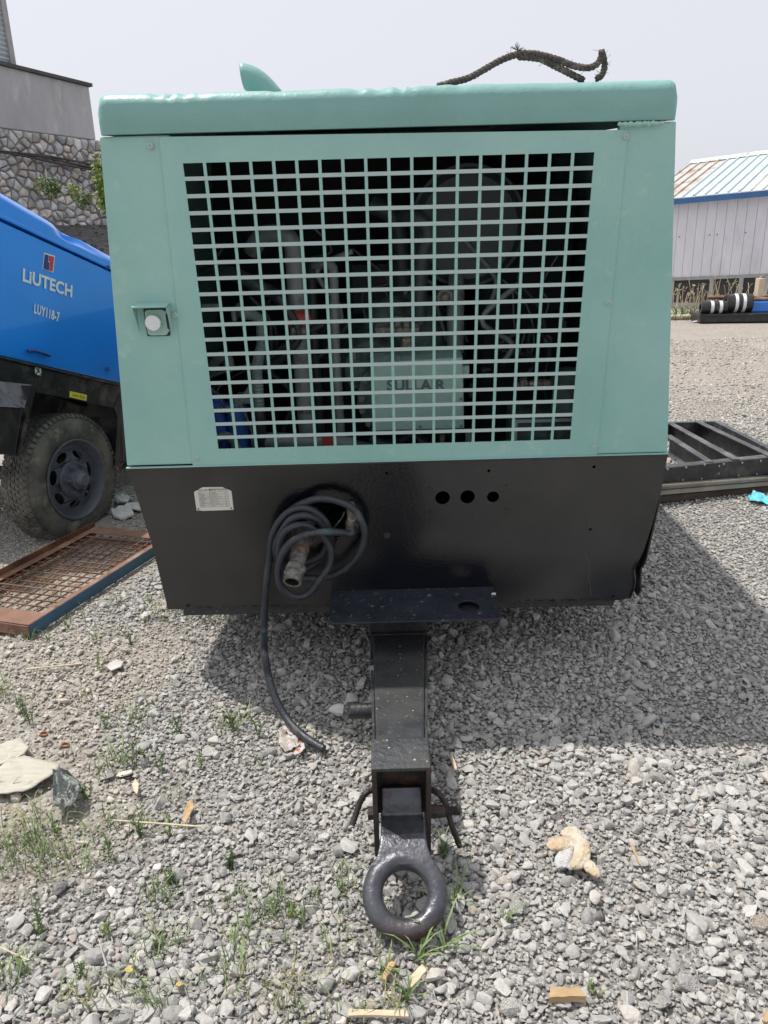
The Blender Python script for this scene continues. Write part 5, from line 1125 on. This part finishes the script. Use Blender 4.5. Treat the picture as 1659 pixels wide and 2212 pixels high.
# running gear so that it stands on something
gw = [(-1.0, 2.3), (1.0, 2.3)]
obj('axle', MB().cyl((-.9, 5.15, .42), (1.0, 5.15, .42), .05, 12), m_blackd, gc)
wheel(V((-.84, 5.15, .425)), V((-1, 0, 0)), gc); wheel(V((.95, 5.15, .425)), V((1, 0, 0)), gc)
lob('chassis_beam', MB().box(-.45, -.35, .5, 4.0, .22, .339).box(.35, .45, .5, 4.0, .22, .339), m_blackd)

# ------------------------------------------------------------------ air hose (hangs on the valve, trails to the ground)
def hc(x, y, d): return M((1000+.3014*x)/1.8083, (1880+.3014*y)/1.8083, -d)
def toW(p): return MO+XL*p[0]+YL*p[1]+ZL*p[2]
H = [(1240, 600, .075), (1243, 668, .09), (1180, 675, .10), (1060, 660, .12), (850, 662, .14), (620, 700, .16), (430, 815, .175), (320, 990, .18), (290, 1210, .18), (350, 1400, .17), (520, 1500, .16), (700, 1440, .14), (850, 1240, .12), (945, 1090, .10), (970, 920, .09), (900, 760, .09), (760, 640, .10), (620, 570, .11), (460, 595, .13), (345, 690, .13), (295, 850, .13), (310, 1000, .11), (420, 1090, .07), (600, 1050, .05), (780, 1000, .045), (890, 900, .045), (925, 720, .05), (850, 560, .06), (740, 475, .075), (600, 445, .09), (450, 495, .10), (335, 650, .10), (255, 830, .085), (275, 1050, .06), (420, 1220, .045), (650, 1255, .05), (900, 1245, .06), (1130, 1150, .07), (1310, 980, .08), (1402, 760, .085), (1385, 560, .085), (1260, 360, .08), (1050, 255, .07), (820, 225, .06), (600, 290, .05), (420, 400, .04), (255, 590, .035), (205, 850, .03), (260, 1050, .025), (420, 1150, .022), (650, 1130, .022), (850, 990, .025), (965, 800, .035), (945, 610, .05), (820, 435, .06), (620, 347, .07), (420, 400, .075), (275, 560, .08), (195, 760, .08), (178, 950, .075), (160, 1110, .08), (140, 1280, .09), (118, 1500, .10)]
pts = [toW(hc(*h)) for h in H]
pts += [toW(M(570, 1370, -.12)), G(571, 1405, .28), G(580, 1460, .19), G(596, 1510, .12), G(622, 1555, .065), G(655, 1589, .045), G(699, 1618, .032)]
hose = solo('air_hose', MB().tube(catmull(pts, 9), .0145, 14), m_hose, 'thin black rubber hose coiled round the outlet valve, its tail trailing to the gravel', 'hose', smooth=60)

# ------------------------------------------------------------------ rope on the roof
def rcp(x, y, d=.10): return toW(M(885+.4667*x, .4667*y, d))
def rope(paths, rr3=.0056, sr=.0060, pitch=.042):
    mb = MB()
    for path in paths:
        P = catmull(path, 10); L_ = 0; acc = [0]
        for a_, b_ in zip(P[:-1], P[1:]): L_ += (b_-a_).length; acc.append(L_)
        n = max(int(L_/.006), 8); Q = []
        for i in range(n+1):
            s = L_*i/n; j = max(0, min(len(acc)-2, next((q for q in range(len(acc)-1) if acc[q+1] >= s), len(acc)-2))); t = (s-acc[j])/max(1e-6, acc[j+1]-acc[j]); Q.append(P[j].lerp(P[j+1], t))
        nrm = V((0, 0, 1))
        for k in range(3):
            out_ = []
            for i, p in enumerate(Q):
                t = (Q[min(i+1, n)]-Q[max(i-1, 0)]).normalized(); e = t.cross(V((0, 1, .01))).normalized(); f = t.cross(e); an = 2*math.pi*(k/3+L_*i/n/pitch); out_.append(p+(e*math.cos(an)+f*math.sin(an))*rr3)
            mb.tube(out_, sr, 6)
    r = random.Random(4)
    for path in paths:
        P = catmull(path, 6)
        for k in range(16):
            p = r.choice(P[3:]); d = V((r.gauss(0, 1), r.gauss(0, .4), r.gauss(0, 1))).normalized(); q = p+d*.016; mb.tube([q-d*.006, q+d*r.uniform(.004, .012)], .0007, 3, caps=False)
    tip = rcp(500, 235)
    for k in range(24): d = V((r.gauss(.1, .5), r.gauss(0, .3), abs(r.gauss(.6, .4)))).normalized(); mb.tube([tip, tip+d*r.uniform(.012, .028)], .0008, 3, caps=False)
    return mb
rmb = rope([[rcp(130, 400), rcp(190, 383), rcp(270, 362), rcp(340, 325), rcp(420, 280), rcp(500, 252), rcp(580, 250), rcp(680, 275), rcp(760, 305), rcp(830, 314), rcp(872, 292), rcp(888, 255), rcp(886, 236), ],
            [rcp(500, 262), rcp(600, 272), rcp(660, 300), rcp(725, 332), rcp(780, 360), rcp(805, 372)],
            [rcp(886, 236, .12), rcp(896, 262, .13), rcp(902, 310, .14), rcp(888, 350, .14), rcp(862, 366, .14)]])
solo('rope', rmb, m_rope, 'frayed grey twisted rope arching over the green roof edge', 'rope', smooth=60)

# ------------------------------------------------------------------ things lying on the gravel
SM = {k: mat('single_stone_'+k, c, .95, var=.22, vscale=3, bump=1, bscale=9, spots=[(tuple(x*.62 for x in c), 9, .60, .05, .95)]) for k, c in (('grey', (.40, .392, .375)), ('dark', (.27, .262, .255)), ('pale', (.50, .485, .45)), ('brownish', (.40, .345, .29)), ('purplish', (.29, .25, .25)), ('white', (.66, .655, .64)))}
def bigstone(x, y, s, lab, m=m_grav, fl=.75, sd=0, rz=0., h=0.):
    me = rock(700+sd, 16, fl, .16); me.materials.append(next((SM[k] for k in ('purplish', 'white', 'dark', 'brownish', 'pale') if k in lab.replace('white stick', '')), SM['grey'])); p = G(x, y); o = link('stone', me); o.location = (p.x, p.y, gz(p.x, p.y)+s*.30+h); o.scale = (s, s*.85, s*.8); o.rotation_euler = (.1, .1, rz)
    return tag(o, lab, 'stone', 'large stones among the gravel')
bigstone(377, 1893, .043, 'broad flat grey stone in the weeds at lower left', sd=1, rz=.4)
bigstone(130, 1917, .034, 'dark rounded stone, left one of a pair near the left edge', sd=2, rz=1)
bigstone(187, 1914, .031, 'paler rounded stone, right one of a pair near the left edge', sd=3, rz=2)
bigstone(91, 2047, .032, 'grey stone beside a white stick at the lower left corner', sd=4)
bigstone(134, 2108, .030, 'grey stone lowest on the left, under the white stick', sd=5, rz=.7)
bigstone(611, 2026, .032, 'grey stone left of the tow eye among grass stems', sd=6, rz=.2)
bigstone(1484, 2140, .041, 'blocky flat topped stone near the lower right corner', sd=7, rz=.1)
bigstone(1430, 2185, .036, 'rough stone at the bottom edge left of the blocky one', sd=8, rz=1.3)
bigstone(1294, 1992, .034, 'dark mottled stone below the dirty glove', sd=9, rz=.8)
bigstone(1650, 2002, .042, 'brownish stone cut by the right edge', sd=10, m=m_gravb)
bigstone(1534, 1837, .034, 'pale blocky stone at right, level with the glove', sd=11)
bigstone(1364, 1437, .040, 'grey stone in the shadow, the upper of two', sd=12, rz=.3)
bigstone(1366, 1518, .050, 'large slab like stone in the shadow, the lower of two', sd=13, rz=2.4, fl=.6)
bigstone(1242, 1720, .034, 'pale stone just outside the machine shadow', sd=14)
bigstone(1116, 1963, .046, 'large rough grey boulder right of the tow eye', sd=15, rz=.9)
bigstone(1103, 2190, .038, 'rounded pale stone at the bottom right of the tow eye', sd=16)
bigstone(488, 1768, .036, 'smooth grey stone right of the dry stick', sd=17)
bigstone(452, 1630, .040, 'pale triangular stone left of the orange wrapper', sd=18, m=m_gravb, fl=.5)
bigstone(380, 1480, .034, 'grey stone near the left edge of the shadow', sd=19)
bigstone(1440, 1560, .034, 'grey stone at right inside the shadow border', sd=20, fl=.6)
bigstone(1200, 1790-20, .032, 'purplish dark stone touching the glove', sd=21, m=m_gravb)
o = bigstone(320, 1334, .040, 'bright white stone left of the black skirt corner', sd=22, m=m_plas, fl=.5)

p_ = G(727, 1556); o = solo('pointed_stone', MB().tube([p_+V((-.030, 0, .045)), p_+V((-.024, 0, .047)), p_+V((-.008, 0, .050)), p_+V((.010, 0, .048)), p_+V((.028, 0, .046))], [.002, .009, .019, .025, .023], 8), m_plas, 'pointed pale grey stone beside the stub pipe of the drawbar', 'stone', smooth=40)
def crumple(px, h, nm, m, lab, cat, th=.001, amp=.012, nn=14, sd=0, lift=.02, curl=0., grp=None):
    """an irregular thin sheet lying on the stones, outline given on the ground"""
    P = [G(x, y, h) for x, y in px]; c = sum(P, V())/len(P); mb = MB(); k = len(P); vs = [c]; rings = 6
    for r in range(1, rings+1):
        for i in range(k*3):
            a_ = P[i//3]; b_ = P[(i//3+1) % k]; q = a_.lerp(b_, (i % 3)/3); vs.append(c.lerp(q, r/rings))
    n = k*3; out_ = []
    for v in vs: z = amp*noise.noise(V((v.x*22, v.y*22, sd)))+amp*.6*noise.noise(V((v.x*60, v.y*60, sd+4)))+curl*((v-c).length*8)**2*.02; out_.append(V((v.x, v.y, lift+amp*.5+z+gz(v.x, v.y))))
    fs = [(0, 1+i, 1+(i+1) % n) for i in range(n)]+[(1+(r-1)*n+i, 1+(r-1)*n+(i+1) % n, 1+r*n+(i+1) % n, 1+r*n+i) for r in range(1, rings) for i in range(n)]
    mb.add(out_, fs); o = solo(nm, mb, m, lab, cat, grp, smooth=180); o.modifiers.new('t', 'SOLIDIFY').thickness = th; return o
cp = lambda L_: [(x*.4, 1272+y*.4) for x, y in L_]
crumple(cp([(-60, 1000), (40, 905), (130, 888), (230, 908), (322, 928), (300, 965), (258, 1000), (190, 1045), (120, 1078), (0, 1092), (-70, 1085)]), .04, 'broken_board', m_board, 'large cream broken board with ribbed surface at the left edge', 'board', .004, .006, sd=1, lift=.032)
crumple(cp([(-50, 850), (40, 818), (110, 803), (160, 848), (130, 880), (60, 905), (20, 935), (-50, 960)]), .03, 'board_fragment', m_board, 'smaller pale board fragment behind the large cream board', 'board', .004, .010, sd=2, lift=.026)
bg_ = crumple(cp([(286, 985), (340, 978), (420, 1018), (445, 1085), (425, 1130), (380, 1172), (330, 1182), (285, 1178)]), .05, 'plastic_bag', m_bag, 'crumpled dark plastic bag beside the cream board', 'bag', .001, .035, sd=3, lift=.04)
crumple(cp([(1540, 725), (1590, 715), (1612, 770), (1600, 800), (1560, 790), (1525, 760)]), .03, 'wrapper', m_orange, 'upper orange part of a torn wrapper by the hose tail', 'wrapper', .0006, .018, sd=4, lift=.03)
crumple(cp([(1510, 770), (1560, 780), (1610, 810), (1620, 850), (1570, 860), (1540, 880), (1500, 830)]), .03, 'clear_wrapper', m_clear, 'clear crinkled film between the two orange scraps', 'wrapper', .0006, .022, sd=5, lift=.026)
crumple(cp([(1615, 815), (1642, 830), (1648, 865), (1620, 895), (1590, 902), (1585, 880), (1612, 855)]), .03, 'orange_scrap', m_orange, 'lower orange scrap of wrapper on the stones', 'wrapper', .0006, .014, sd=6, lift=.028)
crumple([(1612, 1080), (1625, 1072), (1650, 1074), (1672, 1080), (1675, 1094), (1645, 1093), (1622, 1088)], .03, 'cyan_wrapper', m_cyan, 'bright cyan and white plastic wrapper at the right edge', 'wrapper', .0008, .03, sd=7, lift=.02)
crumple([(240, 1104), (262, 1094), (285, 1098), (290, 1114), (262, 1122), (244, 1116)], .02, 'plaster_slab', m_plas, 'front white plaster slab on the ground right of the tyre', 'plaster', .02, .02, sd=8, lift=.02, grp='broken plaster by the tyre')
crumple([(250, 1078), (268, 1072), (282, 1080), (276, 1090), (254, 1090)], .02, 'plaster_slab', m_plas, 'rear white plaster slab on the ground right of the tyre', 'plaster', .02, .02, sd=9, lift=.02, grp='broken plaster by the tyre')
crumple([(265, 1100), (300, 1104), (318, 1098), (300, 1088), (276, 1090)], .02, 'plaster_slab', m_plas, 'white plaster slab half hidden by the green machine', 'plaster', .015, .02, sd=10, lift=.02, grp='broken plaster by the tyre')
crumple([(285, 1690), (292, 1678), (300, 1690), (296, 1712), (288, 1704)], .03, 'bark_chip', m_woodp, 'small pinkish bark chip on gravel at left', 'chip', .003, .006, sd=11, lift=.03)
crumple([(398, 1752), (404, 1728), (416, 1724), (420, 1740), (410, 1760), (400, 1776), (392, 1768)], .03, 'dry_leaf', m_wood, 'curled brown dry leaf above the grey stones', 'leaf', .001, .014, sd=12, lift=.03)
crumple([(268, 2083), (282, 2078), (288, 2092), (276, 2098), (266, 2092)], .03, 'yellow_flake', m_yel, 'crumpled yellow flake, left of the two', 'flake', .002, .012, sd=13, lift=.028)
crumple([(380, 2122), (392, 2118), (398, 2128), (388, 2136), (379, 2130)], .03, 'yellow_flake', m_yel, 'round yellow flake, right of the two', 'flake', .004, .012, sd=14, lift=.028)
crumple([(228, 1440), (252, 1428), (268, 1432), (262, 1444), (240, 1452)], .02, 'slate_flake', m_grav, 'thin grey slate flake among weeds at left', 'flake', .004, .004, sd=15, lift=.026)
# timber pieces
def stick(x0, y0, x1, y1, w_, t_2, m, nm, lab, cat, h=.03, sd=0, hh=None):
    a_, b_ = G(x0, y0, h), G(x1, y1, h if hh is None else hh); r = random.Random(sd); P = [a_.lerp(b_, i/5)+V((0, 0, r.uniform(-.001, .001))) for i in range(6)]; mb = MB()
    d = (b_-a_).normalized(); s = d.cross(V((0, 0, 1))).normalized(); vs = []
    for i, p in enumerate(P):
        ww = w_*(.5+.08*r.uniform(-1, 1)); 
        for q, zz in ((-ww, -t_2/2), (ww, -t_2/2), (ww, t_2/2), (-ww, t_2/2)): vs.append(p+s*q+V((0, 0, zz))+d*(r.uniform(-.006, .006) if i in (0, 5) else 0))
    mb.add(vs, [(0, 1, 2, 3), (23, 22, 21, 20)]+[(i*4+j, (i+1)*4+j, (i+1)*4+(j+1) % 4, i*4+(j+1) % 4) for i in range(5) for j in range(4)])
    return solo(nm, mb, m, lab, cat, bevel=.0008)
stick(1188, 2150, 1258, 2148, .024, .020, m_wood, 'wood_block', 'short orange brown wooden block on the gravel at lower right', 'block', .036, 1)
stick(826, 2118, 850, 2078, .015, .010, m_wood, 'wood_chip', 'brown split wood chip just below the tow eye, the left one', 'chip', .035, 2)
stick(884, 2128, 918, 2088, .020, .006, m_woodp, 'wood_chip', 'pale split wood chip just below the tow eye, the right one', 'chip', .036, 3)
stick(754, 2188, 880, 2190, .016, .008, m_woodp, 'wood_lath', 'pale wooden lath lying along the bottom edge below the tow eye', 'lath', .032, 4)
stick(242, 1772, 436, 1786, .006, .004, m_straw, 'dry_stalk', 'longest dry straw stalk lying across gravel at left centre', 'stalk', .036, 5)
stick(56, 1446, 178, 1433, .008, .005, m_straw, 'dry_stalk', 'pale dry stalk lying near the rusty grate', 'stalk', .03, 6)
stick(448, 1504, 514, 1560, .002, .002, m_straw, 'dry_stalk', 'fine bent straw beside the shadow edge at left', 'stalk', .034, 7)
stick(1362, 1822, 1384, 1868, .006, .004, m_wood, 'twig', 'brown twig right of the dirty glove', 'twig', .034, 8)
stick(0, 2046, 62, 2074, .004, .003, m_straw, 'dry_stalk', 'white stalk at the lower left edge of the photo', 'stalk', .034, 9)
stick(1640-8, 2212, 1660, 2172, .01, .006, m_wood, 'twig', 'split twig at the bottom right corner', 'twig', .034, 10) if False else stick(1652, 2206, 1672, 2170, .01, .006, m_wood, 'twig', 'split twig at the bottom right corner', 'twig', .034, 10)
stick(974, 1632, 984, 1660, .012, .005, m_woodp, 'wood_sliver', 'pale wood sliver on the gravel right of the coupler box', 'sliver', .034, 11)
for x, y, lab in ((96, 1592, 'rusty ring nut lying left, beside the cream board'), (142, 1616, 'second rusty ring nut, nearer the weeds')):
    p = G(x, y, .02); solo('ring_nut', MB().lathe([(.010, -.004), (.016, -.004), (.016, .004), (.010, .004)], p+V((0, 0, .012)), (.2, .1, 1), 18, closed=True), m_rust, lab, 'nut', 'ring nuts on the ground', smooth=40)
# dirty work glove: folded leather palm, white lining, thumb
def gl(x, y, h): return G(1051+.2667*x, 1659+.2667*y, h)
def blob(mb, pts, rs): P = catmull(pts, 5); k = len(P); n0 = len(rs); R_ = [rs[min(int(i/(k-1)*(n0-1)), n0-2)]*(1-(i/(k-1)*(n0-1)-min(int(i/(k-1)*(n0-1)), n0-2)))+rs[min(int(i/(k-1)*(n0-1)), n0-2)+1]*(i/(k-1)*(n0-1)-min(int(i/(k-1)*(n0-1)), n0-2)) for i in range(k)]; mb.tube(P, R_, 14)
gt = thing('work_glove', 'dirty cream leather work glove crumpled on the gravel with a white lining', 'glove', (gl(680, 700, 0).x, gl(680, 700, 0).y, .02))
def flat_blob(mb, pts, rs, fl=.55):
    n0 = len(mb.v); blob(mb, pts, rs); zc_ = sum(p.z for p in pts)/len(pts)
    for i in range(n0, len(mb.v)): x, y, z = mb.v[i]; mb.v[i] = (x, y, zc_+(z-zc_)*fl)
mb = MB()
flat_blob(mb, [gl(505, 655, .045), gl(560, 620, .050), gl(640, 610, .052), gl(720, 600, .050)], [.012, .024, .025, .014])
flat_blob(mb, [gl(615, 560, .040), gl(660, 530, .045), gl(720, 525, .047), gl(750, 545, .045)], [.012, .022, .024, .014])
flat_blob(mb, [gl(720, 550, .045), gl(765, 620, .050), gl(770, 700, .046), gl(740, 770, .038), gl(680, 810, .030)], [.020, .026, .025, .022, .016])
flat_blob(mb, [gl(770, 745, .036), gl(830, 790, .038), gl(875, 845, .034), gl(905, 890, .028)], [.014, .018, .016, .006], .7)
flat_blob(mb, [gl(640, 640, .032), gl(690, 650, .034), gl(740, 650, .034)], [.022, .026, .02])
o = obj('glove_leather', mb, m_glove, gt); md = o.modifiers.new('r', 'REMESH'); md.mode = 'VOXEL'; md.voxel_size = .0022; md.use_smooth_shade = True; md = o.modifiers.new('s', 'SMOOTH'); md.iterations = 3
tx_ = bpy.data.textures.new('glove_wrinkle', 'CLOUDS'); tx_.noise_scale = .016; tx_.noise_depth = 3; md = o.modifiers.new('d', 'DISPLACE'); md.texture = tx_; md.strength = .012; md.mid_level = .5; md.texture_coords = 'LOCAL'
mb = MB()
for k in range(4):
    flat_blob(mb, [gl(690-26*k, 635+8*k, .050-.002*k), gl(668-26*k, 700+6*k, .048-.003*k), gl(640-20*k, 770, .040-.002*k), gl(635-14*k, 815, .032)], [.006, .010, .011, .008], .9)
flat_blob(mb, [gl(700, 700, .040), gl(690, 780, .036), gl(660, 820, .030)], [.014, .018, .010])
o = obj('glove_lining', mb, m_fluff, gt); md = o.modifiers.new('r', 'REMESH'); md.mode = 'VOXEL'; md.voxel_size = .0024; md.use_smooth_shade = True; md = o.modifiers.new('d', 'DISPLACE'); md.texture = tx_; md.strength = .006; md.texture_coords = 'LOCAL'

# ------------------------------------------------------------------ grass and weeds
def blades(mb, p, n, h, sprd, r, wdt=.0016, lean=.8):
    for k in range(n):
        b0 = V((p.x+r.gauss(0, sprd), p.y+r.gauss(0, sprd), 0)); b0.z = gz(b0.x, b0.y)+.008; hh = h*r.uniform(.5, 1.2); a = r.uniform(0, 6.28); ln = r.uniform(.15, 1)*lean*hh*1.6; d = V((math.cos(a), math.sin(a), 0)); s = V((-d.y, d.x, 0))*wdt*r.uniform(.6, 1.3)
        q = [b0, b0+d*ln*.25+V((0, 0, hh*.45)), b0+d*ln*.65+V((0, 0, hh*.8)), b0+d*ln+V((0, 0, hh*.85))]; o = len(mb.v)
        mb.v += [tuple(q[0]-s), tuple(q[0]+s), tuple(q[1]-s), tuple(q[1]+s), tuple(q[2]-s*.7), tuple(q[2]+s*.7), tuple(q[3])]; mb.f += [(o, o+1, o+3, o+2), (o+2, o+3, o+5, o+4), (o+4, o+5, o+6)]
r = random.Random(21); mb = MB()
for k in range(230):
    x = r.uniform(-2.3, .05); y = r.uniform(1.1, 4.4)
    if vn(x, y, 1.6, 9) < -.05+.25*(x+1.0 > .2): continue
    if y > 2.6 and x > -.95: continue
    blades(mb, V((x, y, 0)), r.randint(4, 16), r.uniform(.03, .075), r.uniform(.01, .045), r)
for x, y, n, h, s in ((40, 1835, 110, .07, .06), (110, 1860, 80, .06, .06), (250, 1650, 45, .08, .04), (60, 1800, 60, .08, .05), (400, 1335, 60, .09, .09), (470, 1340, 40, .07, .06), (560, 1345, 30, .08, .06), (240, 1790, 30, .06, .04), (350, 1930, 40, .06, .03), (300, 1560, 30, .08, .04), (500, 1580, 30, .07, .03), (600, 1950, 30, .06, .03),
                      (20, 2110, 50, .06, .03), (340, 2060, 30, .06, .03), (180, 2160, 50, .05, .04), (280, 2130, 50, .05, .04), (1660, 1062, 24, .14, .05), (1590, 1068, 14, .10, .04), (745, 1880, 14, .05, .02), (650, 2190, 30, .06, .04)):
    blades(mb, G(x, y), n, h, s, r)
for k in range(60):
    x, y = r.uniform(330, 860), r.uniform(1900, 2210); blades(mb, G(x, y), r.randint(4, 9), r.uniform(.03, .07), .008, r)
g_ = obj('grass', mb, m_grass); g_['kind'] = 'stuff'; g_['label'] = 'thin green grass blades growing through the gravel'
def tuft(x, y, n, h, lab, sd, wdt=.0026):
    mb = MB(); r = random.Random(sd); blades(mb, G(x, y), n, h, .006, r, wdt, .95); return solo('grass_tuft', mb, m_grass, lab, 'grass tuft', 'grass tufts by the tow eye')
tuft(986, 1955, 16, .085, 'spreading green grass tuft right beside the tow eye', 1)
tuft(962, 2062, 12, .085, 'green grass tuft below and right of the tow eye', 2)
tuft(905, 2078, 12, .075, 'grass tuft growing over the pale wood chip', 3)
tuft(832, 2112, 16, .065, 'grass tuft at the left wood chip below the ring', 4)
tuft(955, 1850, 16, .07, 'grass tuft in the shade beside the coupler box', 5)
tuft(880, 2170, 18, .07, 'grass tuft at the end of the pale lath', 6)
tuft(1095, 1998, 6, .05, 'few blades in front of the large rough boulder', 7)
tuft(1280, 2160, 7, .05, 'few blades right of the orange brown block', 8)
# leafy weeds (each a plant)
def weed(x, y, h, lab, sd, ml=m_leaf, nst=4, lf=.010):
    p = G(x, y); p.z = gz(p.x, p.y); t = thing('weed_plant', lab, 'weed', p, 'leafy weeds at left'); r = random.Random(sd); st = MB(); lv = MB()
    for k in range(nst):
        a = r.uniform(0, 6.28); hh = h*r.uniform(.55, 1.1); e = p+V((math.cos(a)*h*.35*r.random(), math.sin(a)*h*.35*r.random(), hh)); P = catmull([p+V((r.gauss(0, .006), r.gauss(0, .006), 0)), (p+e)/2+V((r.gauss(0, .006), r.gauss(0, .006), hh*.05)), e], 6); st.tube(P, .0011, 4, caps=False)
        for i, q in enumerate(P[2:]):
            for z in range(3):
                a2 = r.uniform(0, 6.28); d = V((math.cos(a2), math.sin(a2), r.uniform(.2, .9))).normalized(); s = d.cross(V((r.uniform(-1, 1), r.uniform(-1, 1), .6))).normalized(); l = lf*r.uniform(.6, 1.3)*(1 if i < 8 else .6)
                lv.add([q, q+d*l*.5+s*l*.2, q+d*l, q+d*l*.5-s*l*.2], [(0, 1, 2, 3)])
    obj('stem', st, m_leaf, t); obj('leaves', lv, ml, t)
W = [(84, 1330+10, .09, 'leafy weed growing at the blue corner of the rusty grate'), (50, 1545, .13, 'tall leafy weed at far left between grate and boards'), (66, 1560, .12, 'leafy weed right next to the tall one at far left'), (215, 1450, .10, 'leafy weed beside the slate flake'), (228, 1570, .09, 'thin weed in the bare patch left of centre'),
     (290, 1650, .13, 'weed with a tall stem above the pinkish bark chip'), (318, 1640, .10, 'weed just left of the flowering stem'), (352, 1665, .12, 'broad leaved weed in the middle of the left gravel'), (386, 1585, .11, 'slender weed below the shadow border'), (432, 1660, .09, 'grey green weed near the pale triangular stone'), (560, 1590, .13, 'flowering weed left of the hose tail'), (500, 1575, .08, 'small bushy weed left of the flowering one'),
     (118, 1800, .10, 'weed in front of the plastic bag'), (190, 1720, .08, 'weed right of the plastic bag'), (300, 1800, .08, 'small weed under the long dry stalk'), (366, 1800, .07, 'small weed at the right part of the dry stalk'), (235, 1850, .09, 'upright weed with seed head at lower left'), (84, 2015, .09, 'weed beside the grey stone at lower left'), (236, 2020, .08, 'thin upright weed left of the yellow flakes'), (180, 2115, .06, 'reddish small weed near the bottom left'),
     (370, 1905, .06, 'weed growing at the broad flat stone'), (150, 1360, .08, 'thin weed in front of the grate side'), (285, 1400, .10, 'pale weed between grate and machine shadow'), (500, 1870, .06, 'small weed on open gravel left of the coupler'), (640, 1990, .06, 'small weed right of the stone near the tow eye')]
for k, (x, y, h, lab) in enumerate(W): weed(x, y, h, lab, 40+k, m_leaf if k % 3 else m_leafl, 3+k % 3)
